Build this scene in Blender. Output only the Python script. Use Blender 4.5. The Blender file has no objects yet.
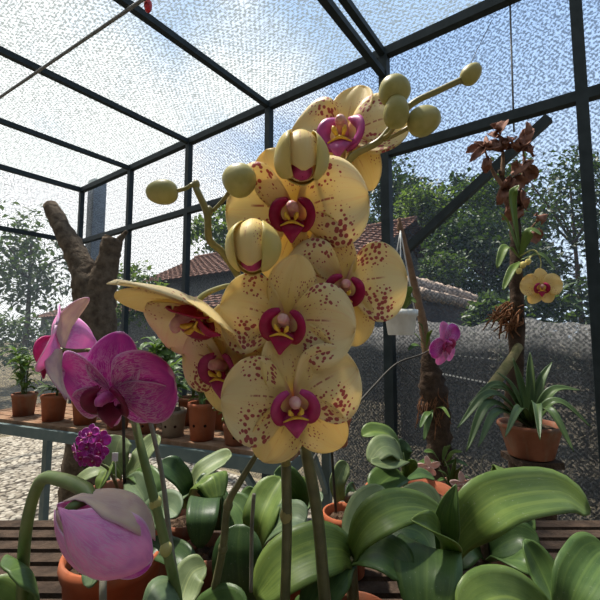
import bpy, math, random
from mathutils import Vector, Matrix
random.seed(7)
R_ = random.Random(11)
sc = bpy.context.scene
col = sc.collection
PI = math.pi
V = Vector

# ------------------------------------------------------------------ camera
CZ = 1.35
FPX = 389.5
PITCH = math.radians(5.03)
cp, sp_ = math.cos(PITCH), math.sin(PITCH)
cd = bpy.data.cameras.new('camera'); cam = bpy.data.objects.new('camera', cd); col.objects.link(cam)
cam.location = (0, 0, CZ); cam.rotation_euler = (PI/2 + PITCH, 0, 0)
cd.sensor_fit = 'HORIZONTAL'; cd.sensor_width = 36; cd.lens = 36*FPX/600; cd.clip_start = 0.02; cd.clip_end = 300
sc.camera = cam
CAM = V((0, 0, CZ))

def ray(px, py):
    a, b = (px-300)/FPX, (300-py)/FPX
    return V((a, cp - b*sp_, sp_ + b*cp))
def P(px, py, Y):                      # where the sight line meets the distance Y
    d = ray(px, py); return CAM + d*(Y/d.y)
def PZ(px, py, z):                     # ... meets the height z
    d = ray(px, py); return CAM + d*((z-CZ)/d.z)
# the back netting wall runs away to the left; t along it, s towards the inside
YAW = 0.941
WL = V((-math.sin(YAW), math.cos(YAW), 0)); IN = V((-math.cos(YAW), -math.sin(YAW), 0))
P0 = V((0.675, 2.95, 0))
def W(t, s, z): return P0 + WL*t + IN*s + V((0, 0, z))
def RS(px, py, s):                     # ... meets the vertical plane s, as (t, z)
    d = ray(px, py); k = (s - (CAM-P0).dot(IN))/d.dot(IN); p = CAM + d*k
    return (p-P0).dot(WL), p.z
ROOF = CZ + 2.248; MID = CZ + 1.416

# ------------------------------------------------------------------ materials
class NT:
    def __init__(s, name):
        s.m = bpy.data.materials.new(name); s.m.use_nodes = True; s.t = s.m.node_tree; s.t.nodes.clear()
        s.out = s.n('ShaderNodeOutputMaterial')
    def n(s, typ, **kw):
        x = s.t.nodes.new(typ)
        for k, v in kw.items(): setattr(x, k, v)
        return x
    def put(s, sock, v):
        if isinstance(v, bpy.types.NodeSocket): s.t.links.new(v, sock)
        else:
            if sock.type == 'RGBA' and len(v) == 3: v = (*v, 1)
            sock.default_value = v
    def math(s, op, a, b=0.0, c=None):
        x = s.n('ShaderNodeMath', operation=op); s.put(x.inputs[0], a); s.put(x.inputs[1], b)
        if c is not None: s.put(x.inputs[2], c)
        return x.outputs[0]
    def ramp(s, v, a, b, lo=0.0, hi=1.0):   # smoothstep
        x = s.n('ShaderNodeMapRange', interpolation_type='SMOOTHSTEP')
        for k, q in zip((0, 1, 2, 3, 4), (v, a, b, lo, hi)): s.put(x.inputs[k], q)
        return x.outputs[0]
    def mix(s, f, a, b):
        x = s.n('ShaderNodeMix', data_type='RGBA'); s.put(x.inputs[0], f); s.put(x.inputs[6], a); s.put(x.inputs[7], b)
        return x.outputs[2]
    def uv(s):
        x = s.n('ShaderNodeTexCoord'); y = s.n('ShaderNodeSeparateXYZ'); s.t.links.new(x.outputs['UV'], y.inputs[0])
        return x.outputs['UV'], y.outputs[0], y.outputs[1]
    def obj(s): return s.n('ShaderNodeTexCoord').outputs['Object']
    def xyz(s, x, y, z=0.0):
        c = s.n('ShaderNodeCombineXYZ')
        for i, q in enumerate((x, y, z)): s.put(c.inputs[i], q)
        return c.outputs[0]
    def noise(s, vec, scale, detail=3.0, rough=0.55, dist=0.0):
        x = s.n('ShaderNodeTexNoise'); s.put(x.inputs['Vector'], vec); x.inputs['Scale'].default_value = scale
        x.inputs['Detail'].default_value = detail; x.inputs['Roughness'].default_value = rough; x.inputs['Distortion'].default_value = dist
        return x.outputs[0]
    def scaled(s, vec, k):
        x = s.n('ShaderNodeMapping'); s.put(x.inputs[0], vec); x.inputs['Scale'].default_value = k; return x.outputs[0]
    def bsdf(s, color, rough=0.5, spec=0.4, transl=0.0, tcol=None, bump=None, bstr=0.3, bdist=0.002, metal=0.0, sheen=0.0):
        p = s.n('ShaderNodeBsdfPrincipled'); s.put(p.inputs['Base Color'], color); s.put(p.inputs['Roughness'], rough)
        p.inputs['Specular IOR Level'].default_value = spec; p.inputs['Metallic'].default_value = metal
        if bump is not None:
            b = s.n('ShaderNodeBump'); b.inputs['Strength'].default_value = bstr; b.inputs['Distance'].default_value = bdist
            s.put(b.inputs['Height'], bump); s.t.links.new(b.outputs[0], p.inputs['Normal'])
        o = p.outputs[0]
        if transl > 0:
            tr = s.n('ShaderNodeBsdfTranslucent'); s.put(tr.inputs[0], tcol if tcol is not None else color)
            mx = s.n('ShaderNodeMixShader'); mx.inputs[0].default_value = transl
            s.t.links.new(o, mx.inputs[1]); s.t.links.new(tr.outputs[0], mx.inputs[2]); o = mx.outputs[0]
        s.t.links.new(o, s.out.inputs[0]); return s.m

def simple(name, c1, c2=None, scale=20, rough=0.6, spec=0.3, bump=0.0, bdist=0.002, transl=0.0, metal=0.0, detail=4):
    k = NT(name); v = k.obj(); n = k.noise(v, scale, detail)
    f = k.ramp(n, 0.3, 0.7)
    c = k.mix(f, c1, c2 or c1)
    return k.bsdf(c, rough, spec, transl, None, n if bump else None, bump, bdist, metal)

def petal_mat(name, c_in, c_out, spot, amt, c_edge, transl=0.35):
    k = NT(name); uv, u, v = k.uv()
    rnd = k.n('ShaderNodeObjectInfo').outputs['Random']
    off = k.math('MULTIPLY', rnd, 37.0)
    n1 = k.noise(k.xyz(k.math('ADD', u, off), v, off), 3.0, 2)
    base = k.mix(k.ramp(v, 0.05, 0.75), c_in, c_out)
    base = k.mix(k.ramp(n1, 0.4, 0.75, 0, 0.5), base, c_edge)
    base = k.mix(k.ramp(v, 0.16, 0.02, 0, 0.75), base, (0.62, 0.16, 0.16))
    # fine streaks running out along the veins
    st = k.noise(k.xyz(k.math('MULTIPLY', u, 30.0), k.math('MULTIPLY', v, 1.3), off), 1.0, 2)
    base = k.mix(k.ramp(st, 0.5, 0.72, 0, 0.35), base, (c_edge[0]*0.93, c_edge[1]*0.72, c_edge[2]*0.55))
    # rows of spots along the veins
    vo = k.n('ShaderNodeTexVoronoi', voronoi_dimensions='2D'); vo.inputs['Randomness'].default_value = 0.85
    uu = k.math('MULTIPLY', u, 17.0); vv = k.math('MULTIPLY', v, 13.0)
    wob = k.math('MULTIPLY', n1, 0.8)
    k.put(vo.inputs['Vector'], k.xyz(k.math('ADD', uu, off), k.math('ADD', vv, wob))); vo.inputs['Scale'].default_value = 1.0
    band = k.math('MULTIPLY', k.ramp(v, 0.18, 0.30), k.ramp(v, 0.84, 0.60))
    dens = k.math('ADD', k.ramp(u, 0.50, 0.34, 0.25, 1.0), k.ramp(u, 0.66, 0.82, 0.0, 0.65))
    n2 = k.noise(k.xyz(k.math('MULTIPLY', u, 1.2), v, off), 4.2, 1)
    thr = k.math('MULTIPLY', k.math('MULTIPLY', band, dens), k.ramp(n2, 0.30, 0.55, 0.08, 0.52*amt))
    dot = k.ramp(k.math('SUBTRACT', vo.outputs['Distance'], thr), 0.03, -0.04)
    mid = k.math('MULTIPLY', k.ramp(k.math('ABSOLUTE', k.math('SUBTRACT', u, k.math('ADD', 0.54, k.math('MULTIPLY', n1, 0.03)))), 0.016, 0.007),
                 k.math('MULTIPLY', k.ramp(v, 0.24, 0.3), k.ramp(v, 0.68, 0.5)))
    dash = k.ramp(k.noise(k.xyz(k.math('MULTIPLY', v, 22.0), off), 1.0, 1), 0.40, 0.48)
    mid = k.math('MULTIPLY', k.math('MULTIPLY', mid, dash), min(1.0, amt))
    f = k.math('MAXIMUM', k.math('MULTIPLY', dot, k.ramp(thr, 0.06, 0.16)), mid)
    c = k.mix(k.math('MULTIPLY', f, 0.88), base, spot)
    return k.bsdf(c, 0.5, 0.25, transl, c, st, 0.25, 0.0008)

def veined_mat(name, deep, vein, edge, transl=0.3, vamt=0.75):     # magenta petals: pale branching veins, pale rim
    k = NT(name); uv, u, v = k.uv()
    off = k.math('MULTIPLY', k.n('ShaderNodeObjectInfo').outputs['Random'], 37.0)
    st = k.noise(k.xyz(k.math('MULTIPLY', u, 34.0), k.math('MULTIPLY', v, 6.0), off), 1.0, 3, 0.6, 0.6)
    line = k.math('MULTIPLY', k.ramp(k.math('ABSOLUTE', k.math('SUBTRACT', st, 0.5)), 0.075, 0.0), k.ramp(v, 0.95, 0.4))
    n1 = k.noise(k.xyz(u, v, off), 3.5, 2)
    c = k.mix(k.ramp(n1, 0.3, 0.7), deep, (deep[0]*1.3, deep[1]*1.5, deep[2]*1.2))
    c = k.mix(k.math('MULTIPLY', line, vamt), c, vein)
    e = k.math('MAXIMUM', k.ramp(k.math('ABSOLUTE', k.math('SUBTRACT', u, 0.5)), 0.46, 0.5), k.ramp(v, 0.955, 0.995))
    c = k.mix(k.math('MULTIPLY', e, 0.75), c, edge)
    return k.bsdf(c, 0.5, 0.25, transl, c, st, 0.25, 0.0008)

def leaf_mat(name, c1, c2, rough=0.42, transl=0.18, stripe=0.35, spec=0.3):
    k = NT(name); uv, u, v = k.uv()
    off = k.math('MULTIPLY', k.n('ShaderNodeObjectInfo').outputs['Random'], 23.0)
    n1 = k.noise(k.xyz(k.math('MULTIPLY', u, 2.0), k.math('MULTIPLY', v, 3.0), off), 1.6, 4)
    st = k.noise(k.xyz(k.math('MULTIPLY', u, 26.0), k.math('MULTIPLY', v, 0.8), off), 1.0, 2)
    c = k.mix(k.ramp(n1, 0.3, 0.7), c1, c2)
    c = k.mix(k.ramp(st, 0.45, 0.7, 0, stripe), c, (c2[0]*1.7, c2[1]*1.5, c2[2]*1.3))
    rib = k.ramp(k.math('ABSOLUTE', k.math('SUBTRACT', u, 0.5)), 0.03, 0.008)
    c = k.mix(k.math('MULTIPLY', rib, 0.45), c, (c2[0]*1.8, c2[1]*1.6, c2[2]*1.4))
    sp2 = k.noise(k.xyz(k.math('MULTIPLY', u, 30.0), k.math('MULTIPLY', v, 60.0), off), 1.0, 2)
    c = k.mix(k.ramp(sp2, 0.66, 0.74, 0, 0.35), c, (0.35, 0.36, 0.25))          # dust specks
    return k.bsdf(c, rough, spec, transl, (c2[0]*1.6, c2[1]*1.7, c2[2]*0.8), st, 0.15, 0.001)

def terracotta(name, c, dirt, amt=0.5):
    k = NT(name); v = k.obj()
    n = k.noise(v, 14, 5, 0.6); n2 = k.noise(k.scaled(v, (30, 30, 5)), 1.0, 4)
    cc = k.mix(k.ramp(n, 0.35, 0.7, 0, 1), c, (c[0]*0.72, c[1]*0.66, c[2]*0.62))
    cc = k.mix(k.ramp(n2, 0.48, 0.75, 0, amt), cc, dirt)
    return k.bsdf(cc, 0.8, 0.2, 0, None, n, 0.25, 0.002)

def net_mat(name, thread, op_lo, op_hi, fu, fv, transl=0.5, streak=(6, 130)):
    """woven netting: sub-millimetre threads seen as openness that varies along the weave"""
    k = NT(name); uv, u, v = k.uv()
    w1 = k.noise(uv, 1.3, 2); w2 = k.noise(uv, 0.45, 1)
    uu = k.math('ADD', u, k.math('MULTIPLY', w1, 0.06)); vv = k.math('ADD', v, k.math('MULTIPLY', w1, 0.08))
    a = k.math('SINE', k.math('MULTIPLY', uu, fu)); b = k.math('SINE', k.math('MULTIPLY', vv, fv))
    wv = k.math('MULTIPLY', k.math('ADD', k.math('MULTIPLY', a, b), 1.0), 0.5)
    s1 = k.noise(k.xyz(k.math('MULTIPLY', uu, streak[0]), k.math('MULTIPLY', vv, streak[1])), 1.0, 3, 0.7)
    s2 = k.noise(k.xyz(k.math('MULTIPLY', uu, 55.0), k.math('MULTIPLY', vv, 55.0)), 1.0, 2, 0.7)
    h = k.math('ADD', k.math('MULTIPLY', wv, 0.28), k.math('ADD', k.math('MULTIPLY', k.ramp(s1, 0.3, 0.7), 0.36), k.math('MULTIPLY', k.ramp(s2, 0.3, 0.7), 0.36)))
    op = k.ramp(h, 0.34, 0.66, op_lo, op_hi)
    d = k.n('ShaderNodeBsdfDiffuse'); k.put(d.inputs[0], thread)
    t = k.n('ShaderNodeBsdfTranslucent'); k.put(t.inputs[0], thread)
    m1 = k.n('ShaderNodeMixShader'); m1.inputs[0].default_value = transl
    k.t.links.new(d.outputs[0], m1.inputs[1]); k.t.links.new(t.outputs[0], m1.inputs[2])
    tr = k.n('ShaderNodeBsdfTransparent')
    m2 = k.n('ShaderNodeMixShader'); k.put(m2.inputs[0], op)
    k.t.links.new(tr.outputs[0], m2.inputs[1]); k.t.links.new(m1.outputs[0], m2.inputs[2])
    k.t.links.new(m2.outputs[0], k.out.inputs[0]); return k.m

M = {}
M['petal'] = petal_mat('yellow_petal', (0.90, 0.70, 0.25), (0.93, 0.80, 0.46), (0.42, 0.02, 0.06), 0.82, (0.95, 0.82, 0.58))
M['sepal'] = petal_mat('yellow_sepal', (0.88, 0.68, 0.20), (0.92, 0.74, 0.34), (0.42, 0.04, 0.07), 0.4, (0.94, 0.76, 0.42))
M['backpetal'] = petal_mat('cream_petal', (0.80, 0.62, 0.22), (0.88, 0.74, 0.42), (0.45, 0.06, 0.08), 0.45, (0.90, 0.76, 0.55))
def lip_mat(name, c, c2):
    k = NT(name); uv, u, v = k.uv(); n = k.noise(k.obj(), 160, 2)
    cc = k.mix(k.ramp(v, 0.15, 1.0), c, c2); cc = k.mix(k.ramp(n, 0.35, 0.7, 0, 0.4), cc, (c[0]*0.6, c[1], c[2]*0.7))
    return k.bsdf(cc, 0.42, 0.35, 0.2, cc)
M['lip'] = lip_mat('crimson_lip', (0.36, 0.008, 0.045), (0.50, 0.015, 0.12))
M['lip_pink'] = lip_mat('rose_lip', (0.46, 0.02, 0.11), (0.60, 0.06, 0.24))
M['lip_mauve'] = lip_mat('mauve_lip', (0.50, 0.06, 0.30), (0.60, 0.12, 0.38))
M['lip_dark'] = lip_mat('maroon_lip', (0.16, 0.004, 0.03), (0.30, 0.01, 0.09))
M['callus'] = simple('callus_yellow', (0.80, 0.55, 0.06), (0.75, 0.40, 0.05), 200, 0.4)
M['column'] = simple('column_pink', (0.62, 0.22, 0.26), (0.72, 0.42, 0.34), 150, 0.45)
M['column_purple'] = simple('column_purple', (0.45, 0.04, 0.25), (0.55, 0.15, 0.35), 150, 0.45)
M['bud'] = simple('bud_olive', (0.34, 0.31, 0.09), (0.46, 0.40, 0.15), 60, 0.45, 0.4, 0.1, 0.001, 0.12)
M['bud_cream'] = simple('bud_cream', (0.72, 0.56, 0.20), (0.62, 0.53, 0.16), 45, 0.45, 0.3, 0.1, 0.001, 0.25)
M['pedicel'] = simple('pedicel_green', (0.33, 0.32, 0.10), (0.42, 0.38, 0.14), 60, 0.5, 0.3)
M['spike'] = simple('spike_dark', (0.075, 0.075, 0.030), (0.14, 0.13, 0.055), 45, 0.45, 0.4)
M['spike_up'] = simple('spike_olive', (0.20, 0.18, 0.06), (0.27, 0.22, 0.08), 60, 0.45, 0.4)
M['greenstem'] = simple('stem_green', (0.10, 0.15, 0.04), (0.15, 0.19, 0.06), 40, 0.45, 0.4)
M['purple'] = veined_mat('magenta_petal', (0.56, 0.055, 0.41), (0.85, 0.60, 0.76), (0.88, 0.60, 0.82))
M['lilac'] = veined_mat('lilac_petal', (0.78, 0.27, 0.62), (0.88, 0.62, 0.80), (0.88, 0.74, 0.84), 0.35, 0.6)
M['paleback'] = veined_mat('pale_lilac_petal', (0.60, 0.42, 0.40), (0.72, 0.62, 0.56), (0.70, 0.38, 0.56), 0.35, 0.4)
M['deeppurple'] = veined_mat('deep_magenta_petal', (0.46, 0.03, 0.34), (0.62, 0.22, 0.52), (0.80, 0.50, 0.74), 0.25, 0.4)
M['pinkwhite'] = simple('pinkish_white_petal', (0.75, 0.50, 0.45), (0.80, 0.62, 0.55), 80, 0.5, transl=0.3)
M['leafA'] = leaf_mat('leaf_bright', (0.080, 0.130, 0.026), (0.145, 0.21, 0.048))
M['leafB'] = leaf_mat('leaf_mid', (0.050, 0.095, 0.026), (0.085, 0.145, 0.04))
M['leafC'] = leaf_mat('leaf_dark', (0.026, 0.055, 0.018), (0.045, 0.085, 0.026), 0.4)
M['leafD'] = leaf_mat('leaf_bluish', (0.075, 0.12, 0.06), (0.13, 0.18, 0.095), 0.5)
M['leafE'] = leaf_mat('leaf_pale', (0.13, 0.175, 0.072), (0.21, 0.26, 0.12), 0.5)
M['strap'] = leaf_mat('leaf_strap', (0.036, 0.072, 0.026), (0.08, 0.125, 0.04), 0.4, 0.2, 0.5)
M['shrub'] = leaf_mat('leaf_shrub', (0.05, 0.10, 0.03), (0.12, 0.19, 0.06), 0.45, 0.25, 0.2)
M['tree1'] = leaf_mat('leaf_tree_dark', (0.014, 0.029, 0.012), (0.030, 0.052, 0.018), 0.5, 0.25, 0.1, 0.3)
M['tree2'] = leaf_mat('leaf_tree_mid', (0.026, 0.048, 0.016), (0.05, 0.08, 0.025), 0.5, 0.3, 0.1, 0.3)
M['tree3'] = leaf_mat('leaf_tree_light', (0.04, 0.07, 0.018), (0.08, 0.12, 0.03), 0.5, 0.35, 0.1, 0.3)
M['dry'] = simple('dry_leaf', (0.20, 0.09, 0.06), (0.34, 0.17, 0.115), 40, 0.7, 0.2, 0.3, 0.003, 0.2)
M['bark'] = simple('bark', (0.065, 0.046, 0.032), (0.14, 0.105, 0.073), 22, 0.9, 0.1, 0.9, 0.02, detail=8)
M['bark_dark'] = simple('bark_dark', (0.035, 0.024, 0.018), (0.075, 0.05, 0.035), 30, 0.9, 0.1, 0.9, 0.015, detail=8)
M['cutwood'] = simple('cut_wood', (0.30, 0.22, 0.14), (0.20, 0.14, 0.09), 30, 0.85, 0.1)
M['stick'] = simple('stick_brown', (0.16, 0.095, 0.06), (0.22, 0.14, 0.09), 40, 0.8, 0.1, 0.4, 0.004)
M['mossbranch'] = simple('mossy_branch', (0.11, 0.11, 0.045), (0.20, 0.17, 0.085), 35, 0.9, 0.1, 0.6, 0.006)
M['fibre'] = simple('fibre_brown', (0.14, 0.06, 0.03), (0.22, 0.11, 0.06), 60, 0.95, 0.05)
M['terra'] = terracotta('terracotta', (0.36, 0.11, 0.052), (0.22, 0.12, 0.08), 0.5)
M['terra2'] = terracotta('terracotta_worn', (0.27, 0.105, 0.06), (0.23, 0.17, 0.12), 0.8)
M['terra3'] = terracotta('terracotta_orange', (0.42, 0.12, 0.05), (0.28, 0.13, 0.08), 0.35)
M['clay'] = terracotta('clay_grey', (0.30, 0.24, 0.18), (0.18, 0.15, 0.11), 0.8)
M['hole'] = simple('drain_hole_dark', (0.02, 0.012, 0.01), (0.03, 0.015, 0.012), 30, 0.9, 0.0)
M['plastic'] = simple('plastic_grey', (0.07, 0.075, 0.07), (0.11, 0.11, 0.10), 30, 0.45)
M['white'] = simple('white_plastic', (0.62, 0.62, 0.57), (0.72, 0.72, 0.68), 20, 0.45)
M['mix'] = simple('bark_chips', (0.035, 0.022, 0.015), (0.13, 0.085, 0.055), 60, 0.95, 0.05, 1.0, 0.01)
M['metal'] = simple('frame_paint', (0.012, 0.018, 0.020), (0.020, 0.028, 0.031), 14, 0.6, 0.2)
M['bench'] = simple('bench_paint', (0.085, 0.125, 0.125), (0.12, 0.16, 0.155), 18, 0.55, 0.4)
M['plank'] = simple('bench_plank', (0.20, 0.105, 0.06), (0.30, 0.19, 0.12), 30, 0.85, 0.1, 0.5, 0.004)
M['concrete'] = simple('concrete', (0.20, 0.22, 0.24), (0.28, 0.30, 0.31), 12, 0.9, 0.1, 0.3, 0.01)
M['wire'] = simple('wire', (0.10, 0.10, 0.10), (0.16, 0.16, 0.15), 30, 0.5, 0.4, metal=0.5)
M['whitecord'] = simple('white_cord', (0.6, 0.6, 0.58), (0.5, 0.5, 0.48), 30, 0.7)
M['red'] = simple('red_plastic', (0.5, 0.02, 0.03), (0.4, 0.03, 0.03), 30, 0.4)
M['stake'] = simple('stake_grey', (0.15, 0.135, 0.10), (0.22, 0.20, 0.15), 60, 0.8)
M['stake_dark'] = simple('stake_dark', (0.03, 0.028, 0.02), (0.06, 0.05, 0.035), 60, 0.6)
M['tile'] = simple('roof_tile', (0.075, 0.038, 0.028), (0.155, 0.085, 0.063), 9, 0.9, 0.1, 0.4, 0.01, detail=7)
M['coping'] = simple('coping_tile', (0.20, 0.14, 0.105), (0.36, 0.28, 0.22), 14, 0.9, 0.1, 0.4, 0.01, detail=7)
M['darkwall'] = simple('dark_plaster', (0.045, 0.035, 0.032), (0.085, 0.065, 0.058), 6, 0.95, 0.05, 0.5, 0.01, detail=7)
M['greywall'] = simple('grey_plaster', (0.08, 0.085, 0.085), (0.12, 0.12, 0.115), 6, 0.95, 0.05)
M['earth'] = simple('earth', (0.06, 0.05, 0.035), (0.12, 0.10, 0.065), 3, 0.95, 0.05, 0.6, 0.03, detail=8)
def gravel():
    k = NT('gravel'); v = k.obj()
    vo = k.n('ShaderNodeTexVoronoi'); k.put(vo.inputs['Vector'], v); vo.inputs['Scale'].default_value = 28
    sep = k.n('ShaderNodeSeparateColor'); k.t.links.new(vo.outputs['Color'], sep.inputs[0])
    c = k.mix(sep.outputs[0], (0.20, 0.17, 0.13), (0.44, 0.40, 0.33))
    c = k.mix(k.ramp(vo.outputs['Distance'], 0.45, 0.8), c, (0.06, 0.05, 0.04))
    h = k.math('SUBTRACT', 1.0, vo.outputs['Distance'])
    return k.bsdf(c, 0.9, 0.1, 0, None, h, 0.8, 0.02)
M['gravel'] = gravel()
M['net_roof'] = net_mat('net_roof', (0.10, 0.115, 0.108), 0.30, 0.88, 2*PI/0.046, 2*PI/0.052, 0.5, (9, 90))
M['net_wall'] = net_mat('net_wall', (0.05, 0.06, 0.07), 0.26, 0.78, 2*PI/0.030, 2*PI/0.030, 0.5, (50, 50))
M['net_dense'] = net_mat('net_dense', (0.21, 0.21, 0.21), 0.45, 0.99, 2*PI/0.028, 2*PI/0.028, 0.25, (40, 40))

# ------------------------------------------------------------------ objects
ORG = {}
def link(o, parent=None):
    col.objects.link(o)
    if parent is not None: o.parent = parent
    return o
def thing(name, loc, label, cat, group=None):
    o = bpy.data.objects.new(name, None); o.empty_display_size = 0.03; link(o)
    loc = V(loc); o.location = loc; ORG[o.name] = loc
    o['label'] = label; o['category'] = cat
    if group: o['group'] = group
    return o
class MB:
    def __init__(s): s.v, s.f, s.uv = [], [], []
    def add(s, vs, fs, uvs=None):
        b = len(s.v); s.v += [V(x) for x in vs]; s.f += [tuple(b+i for i in q) for q in fs]
        s.uv += uvs if uvs else [(0.5, 0.5)]*len(vs); return s
    def build(s, name, mat, parent=None, label=None, smooth=True, thick=0.0, kind=None, sub=0, loc=None):
        me = bpy.data.meshes.new(name); org = V((0, 0, 0))
        o = bpy.data.objects.new(name, me)
        if parent is not None:
            org = ORG[parent.name]; ORG[o.name] = org
        elif loc is not None:
            org = V(loc); o.location = org; ORG[o.name] = org
        else: ORG[o.name] = org
        me.from_pydata([tuple(x-org) for x in s.v], [], s.f)
        ul = me.uv_layers.new(name='UVMap')
        flat = []
        for l in me.loops: flat += s.uv[l.vertex_index]
        ul.data.foreach_set('uv', flat)
        me.materials.append(mat if not isinstance(mat, str) else M[mat])
        if smooth: me.polygons.foreach_set('use_smooth', [True]*len(me.polygons))
        me.update(); link(o, parent)
        if thick:
            md = o.modifiers.new('thickness', 'SOLIDIFY'); md.thickness = thick; md.offset = 0
        if sub:
            md = o.modifiers.new('smooth', 'SUBSURF'); md.levels = sub; md.render_levels = sub
        if label: o['label'] = label
        if kind: o['kind'] = kind
        return o
def tagt(o, label, cat, group=None):
    o['label'] = label; o['category'] = cat
    if group: o['group'] = group
    return o

def catmull(pts, n):
    pts = [V(p) for p in pts]
    if len(pts) == 2: return [pts[0].lerp(pts[1], i/n) for i in range(n+1)]
    ext = [pts[0]*2-pts[1]] + pts + [pts[-1]*2-pts[-2]]
    out = []; m = len(pts)-1
    for i in range(n+1):
        q = i/n*m; k = min(int(q), m-1); t = q-k
        a, b, c, d = ext[k:k+4]
        out.append(0.5*((2*b) + (c-a)*t + (2*a-5*b+4*c-d)*t*t + (3*b-a-3*c+d)*t**3))
    return out
def interp(xs, t):
    if isinstance(xs, (int, float)): return xs
    q = t*(len(xs)-1); k = min(int(q), len(xs)-2); return xs[k] + (xs[k+1]-xs[k])*(q-k)
def tube(mb, pts, rad, n=None, seg=8, bump=0.0, rng=R_):
    n = n or max(2, (len(pts)-1)*5)
    c = catmull(pts, n); vs, fs, uvs = [], [], []
    t0 = (c[1]-c[0]).normalized(); x = t0.orthogonal().normalized()
    for i, p in enumerate(c):
        t = (c[min(i+1, n)]-c[max(i-1, 0)]).normalized()
        x = (x - t*x.dot(t)).normalized(); y = t.cross(x)
        r = interp(rad, i/n)
        for k in range(seg):
            a = 2*PI*k/seg; rr = r*(1+bump*(rng.random()-0.5)*2)
            vs.append(p + (x*math.cos(a)+y*math.sin(a))*rr); uvs.append((k/seg, i/n))
    for i in range(n):
        for k in range(seg):
            k2 = (k+1) % seg
            fs.append((i*seg+k, i*seg+k2, (i+1)*seg+k2, (i+1)*seg+k))
    fs.append(tuple(range(seg-1, -1, -1))); fs.append(tuple(n*seg+k for k in range(seg)))
    mb.add(vs, fs, uvs); return mb
def box(mb, c, dx, dy, dz, ax=None):
    ax = ax or (V((1, 0, 0)), V((0, 1, 0)), V((0, 0, 1))); c = V(c)
    vs = [c + ax[0]*(sx*dx/2) + ax[1]*(sy*dy/2) + ax[2]*(sz*dz/2) for sx in (-1, 1) for sy in (-1, 1) for sz in (-1, 1)]
    mb.add(vs, [(0, 1, 3, 2), (4, 6, 7, 5), (0, 4, 5, 1), (2, 3, 7, 6), (0, 2, 6, 4), (1, 5, 7, 3)]); return mb
def beam(mb, a, b, w, h, up=V((0, 0, 1))):
    a, b = V(a), V(b); d = (b-a); L = d.length; d.normalize()
    s = d.cross(up)
    if s.length < 1e-4: s = d.cross(V((1, 0, 0)))
    s.normalize(); u = s.cross(d)
    return box(mb, (a+b)/2, L, w, h, (d, s, u))
def lathe(mb, c, prof, seg=28, flute=0.0, nf=16):
    c = V(c); vs, fs, uvs = [], [], []
    for i, (r, z) in enumerate(prof):
        for k in range(seg):
            a = 2*PI*k/seg; rr = r*(1+flute*math.cos(nf*a))
            vs.append(c + V((rr*math.cos(a), rr*math.sin(a), z))); uvs.append((k/seg, i/len(prof)))
    for i in range(len(prof)-1):
        for k in range(seg):
            k2 = (k+1) % seg; fs.append((i*seg+k, i*seg+k2, (i+1)*seg+k2, (i+1)*seg+k))
    fs.append(tuple(range(seg-1, -1, -1))); fs.append(tuple((len(prof)-1)*seg+k for k in range(seg)))
    mb.add(vs, fs, uvs); return mb
def sphere(mb, c, rx, ry=None, rz=None, mat=None, n=10, m=14):
    ry = ry or rx; rz = rz or rx; c = V(c); vs, fs = [], []
    for i in range(n+1):
        a = PI*i/n
        for k in range(m):
            b = 2*PI*k/m; p = V((rx*math.sin(a)*math.cos(b), ry*math.sin(a)*math.sin(b), rz*math.cos(a)))
            vs.append(c + (mat @ p if mat else p))
    for i in range(n):
        for k in range(m):
            k2 = (k+1) % m; fs.append((i*m+k, i*m+k2, (i+1)*m+k2, (i+1)*m+k))
    mb.add(vs, fs); return mb

def ss(a, b, x):
    t = max(0.0, min(1.0, (x-a)/(b-a))); return t*t*(3-2*t)
def leaf(pts, width, N=(0, -0.4, 1), fold=0.12, base=0.35, tip=0.62, n=20, nu=8, pw=0.5, droop=0.0, mb=None):
    """a strap of leaf along a midrib; N is roughly the way its face looks"""
    mb = mb or MB(); c = catmull(pts, n); vs, fs, uvs = [], [], []; N = V(N); prev = None
    for i, p in enumerate(c):
        v = i/n
        t = (c[min(i+1, n)]-c[max(i-1, 0)]).normalized()
        side = t.cross(N)
        if prev is None: side = side.normalized() if side.length > 1e-3 else t.orthogonal().normalized()
        else:
            if side.dot(prev) < 0: side = -side
            side = prev*0.5 + side*side.length; side = (side - t*side.dot(t)).normalized()
        prev = side
        nn = side.cross(t)
        w = width*0.5*(base+(1-base)*ss(0, 0.45, v))
        if v > tip: w *= max(0.02, (1-((v-tip)/(1-tip))**2))**pw
        for j in range(nu+1):
            u = 2*j/nu-1
            vs.append(p + side*(u*w) + nn*((abs(u)**1.3)*w*fold*2 - droop*w*u*u)); uvs.append((j/nu, v))
    for i in range(n):
        for j in range(nu):
            a = i*(nu+1)+j; fs.append((a, a+1, a+nu+2, a+nu+1))
    mb.add(vs, fs, uvs); return mb

# -------------------------------------------------------------- flowers
def blade(T, ang, L, Wd, flip=1, r0=0.04, z0=0.0, k1=0.0, k2=-0.1, cup=0.12, g=1.1, ruf=0.035, pw=0.5, nv=22, nu=14, seed=0, claw=0.0):
    rg = random.Random(seed); ph = rg.random()*6
    d = V((math.cos(ang), math.sin(ang), 0)); nrm = V((-math.sin(ang), math.cos(ang), 0))*flip
    vs, fs, uvs = [], [], []
    for i in range(nv+1):
        v = (1-math.cos(PI*i/nv))/2; w = v**g
        pr = max(0.0, 4*w*(1-w))**pw
        pr *= (1-claw) + claw*ss(0, 0.4, v)
        pr = max(pr, 0.02)
        for j in range(nu+1):
            u = 2*j/nu-1
            z = z0 + k1*v + k2*v*v + cup*(u*pr)**2 + ruf*math.sin(5*u+ph+3*v)*(abs(u)*pr+v*0.5)
            vs.append(T @ (d*(r0+L*v) + nrm*(u*Wd*pr) + V((0, 0, z)))); uvs.append((j/nu, v))
    for i in range(nv):
        for j in range(nu):
            a = i*(nu+1)+j; fs.append((a, a+1, a+nu+2, a+nu+1))
    return MB().add(vs, fs, uvs)

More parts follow.
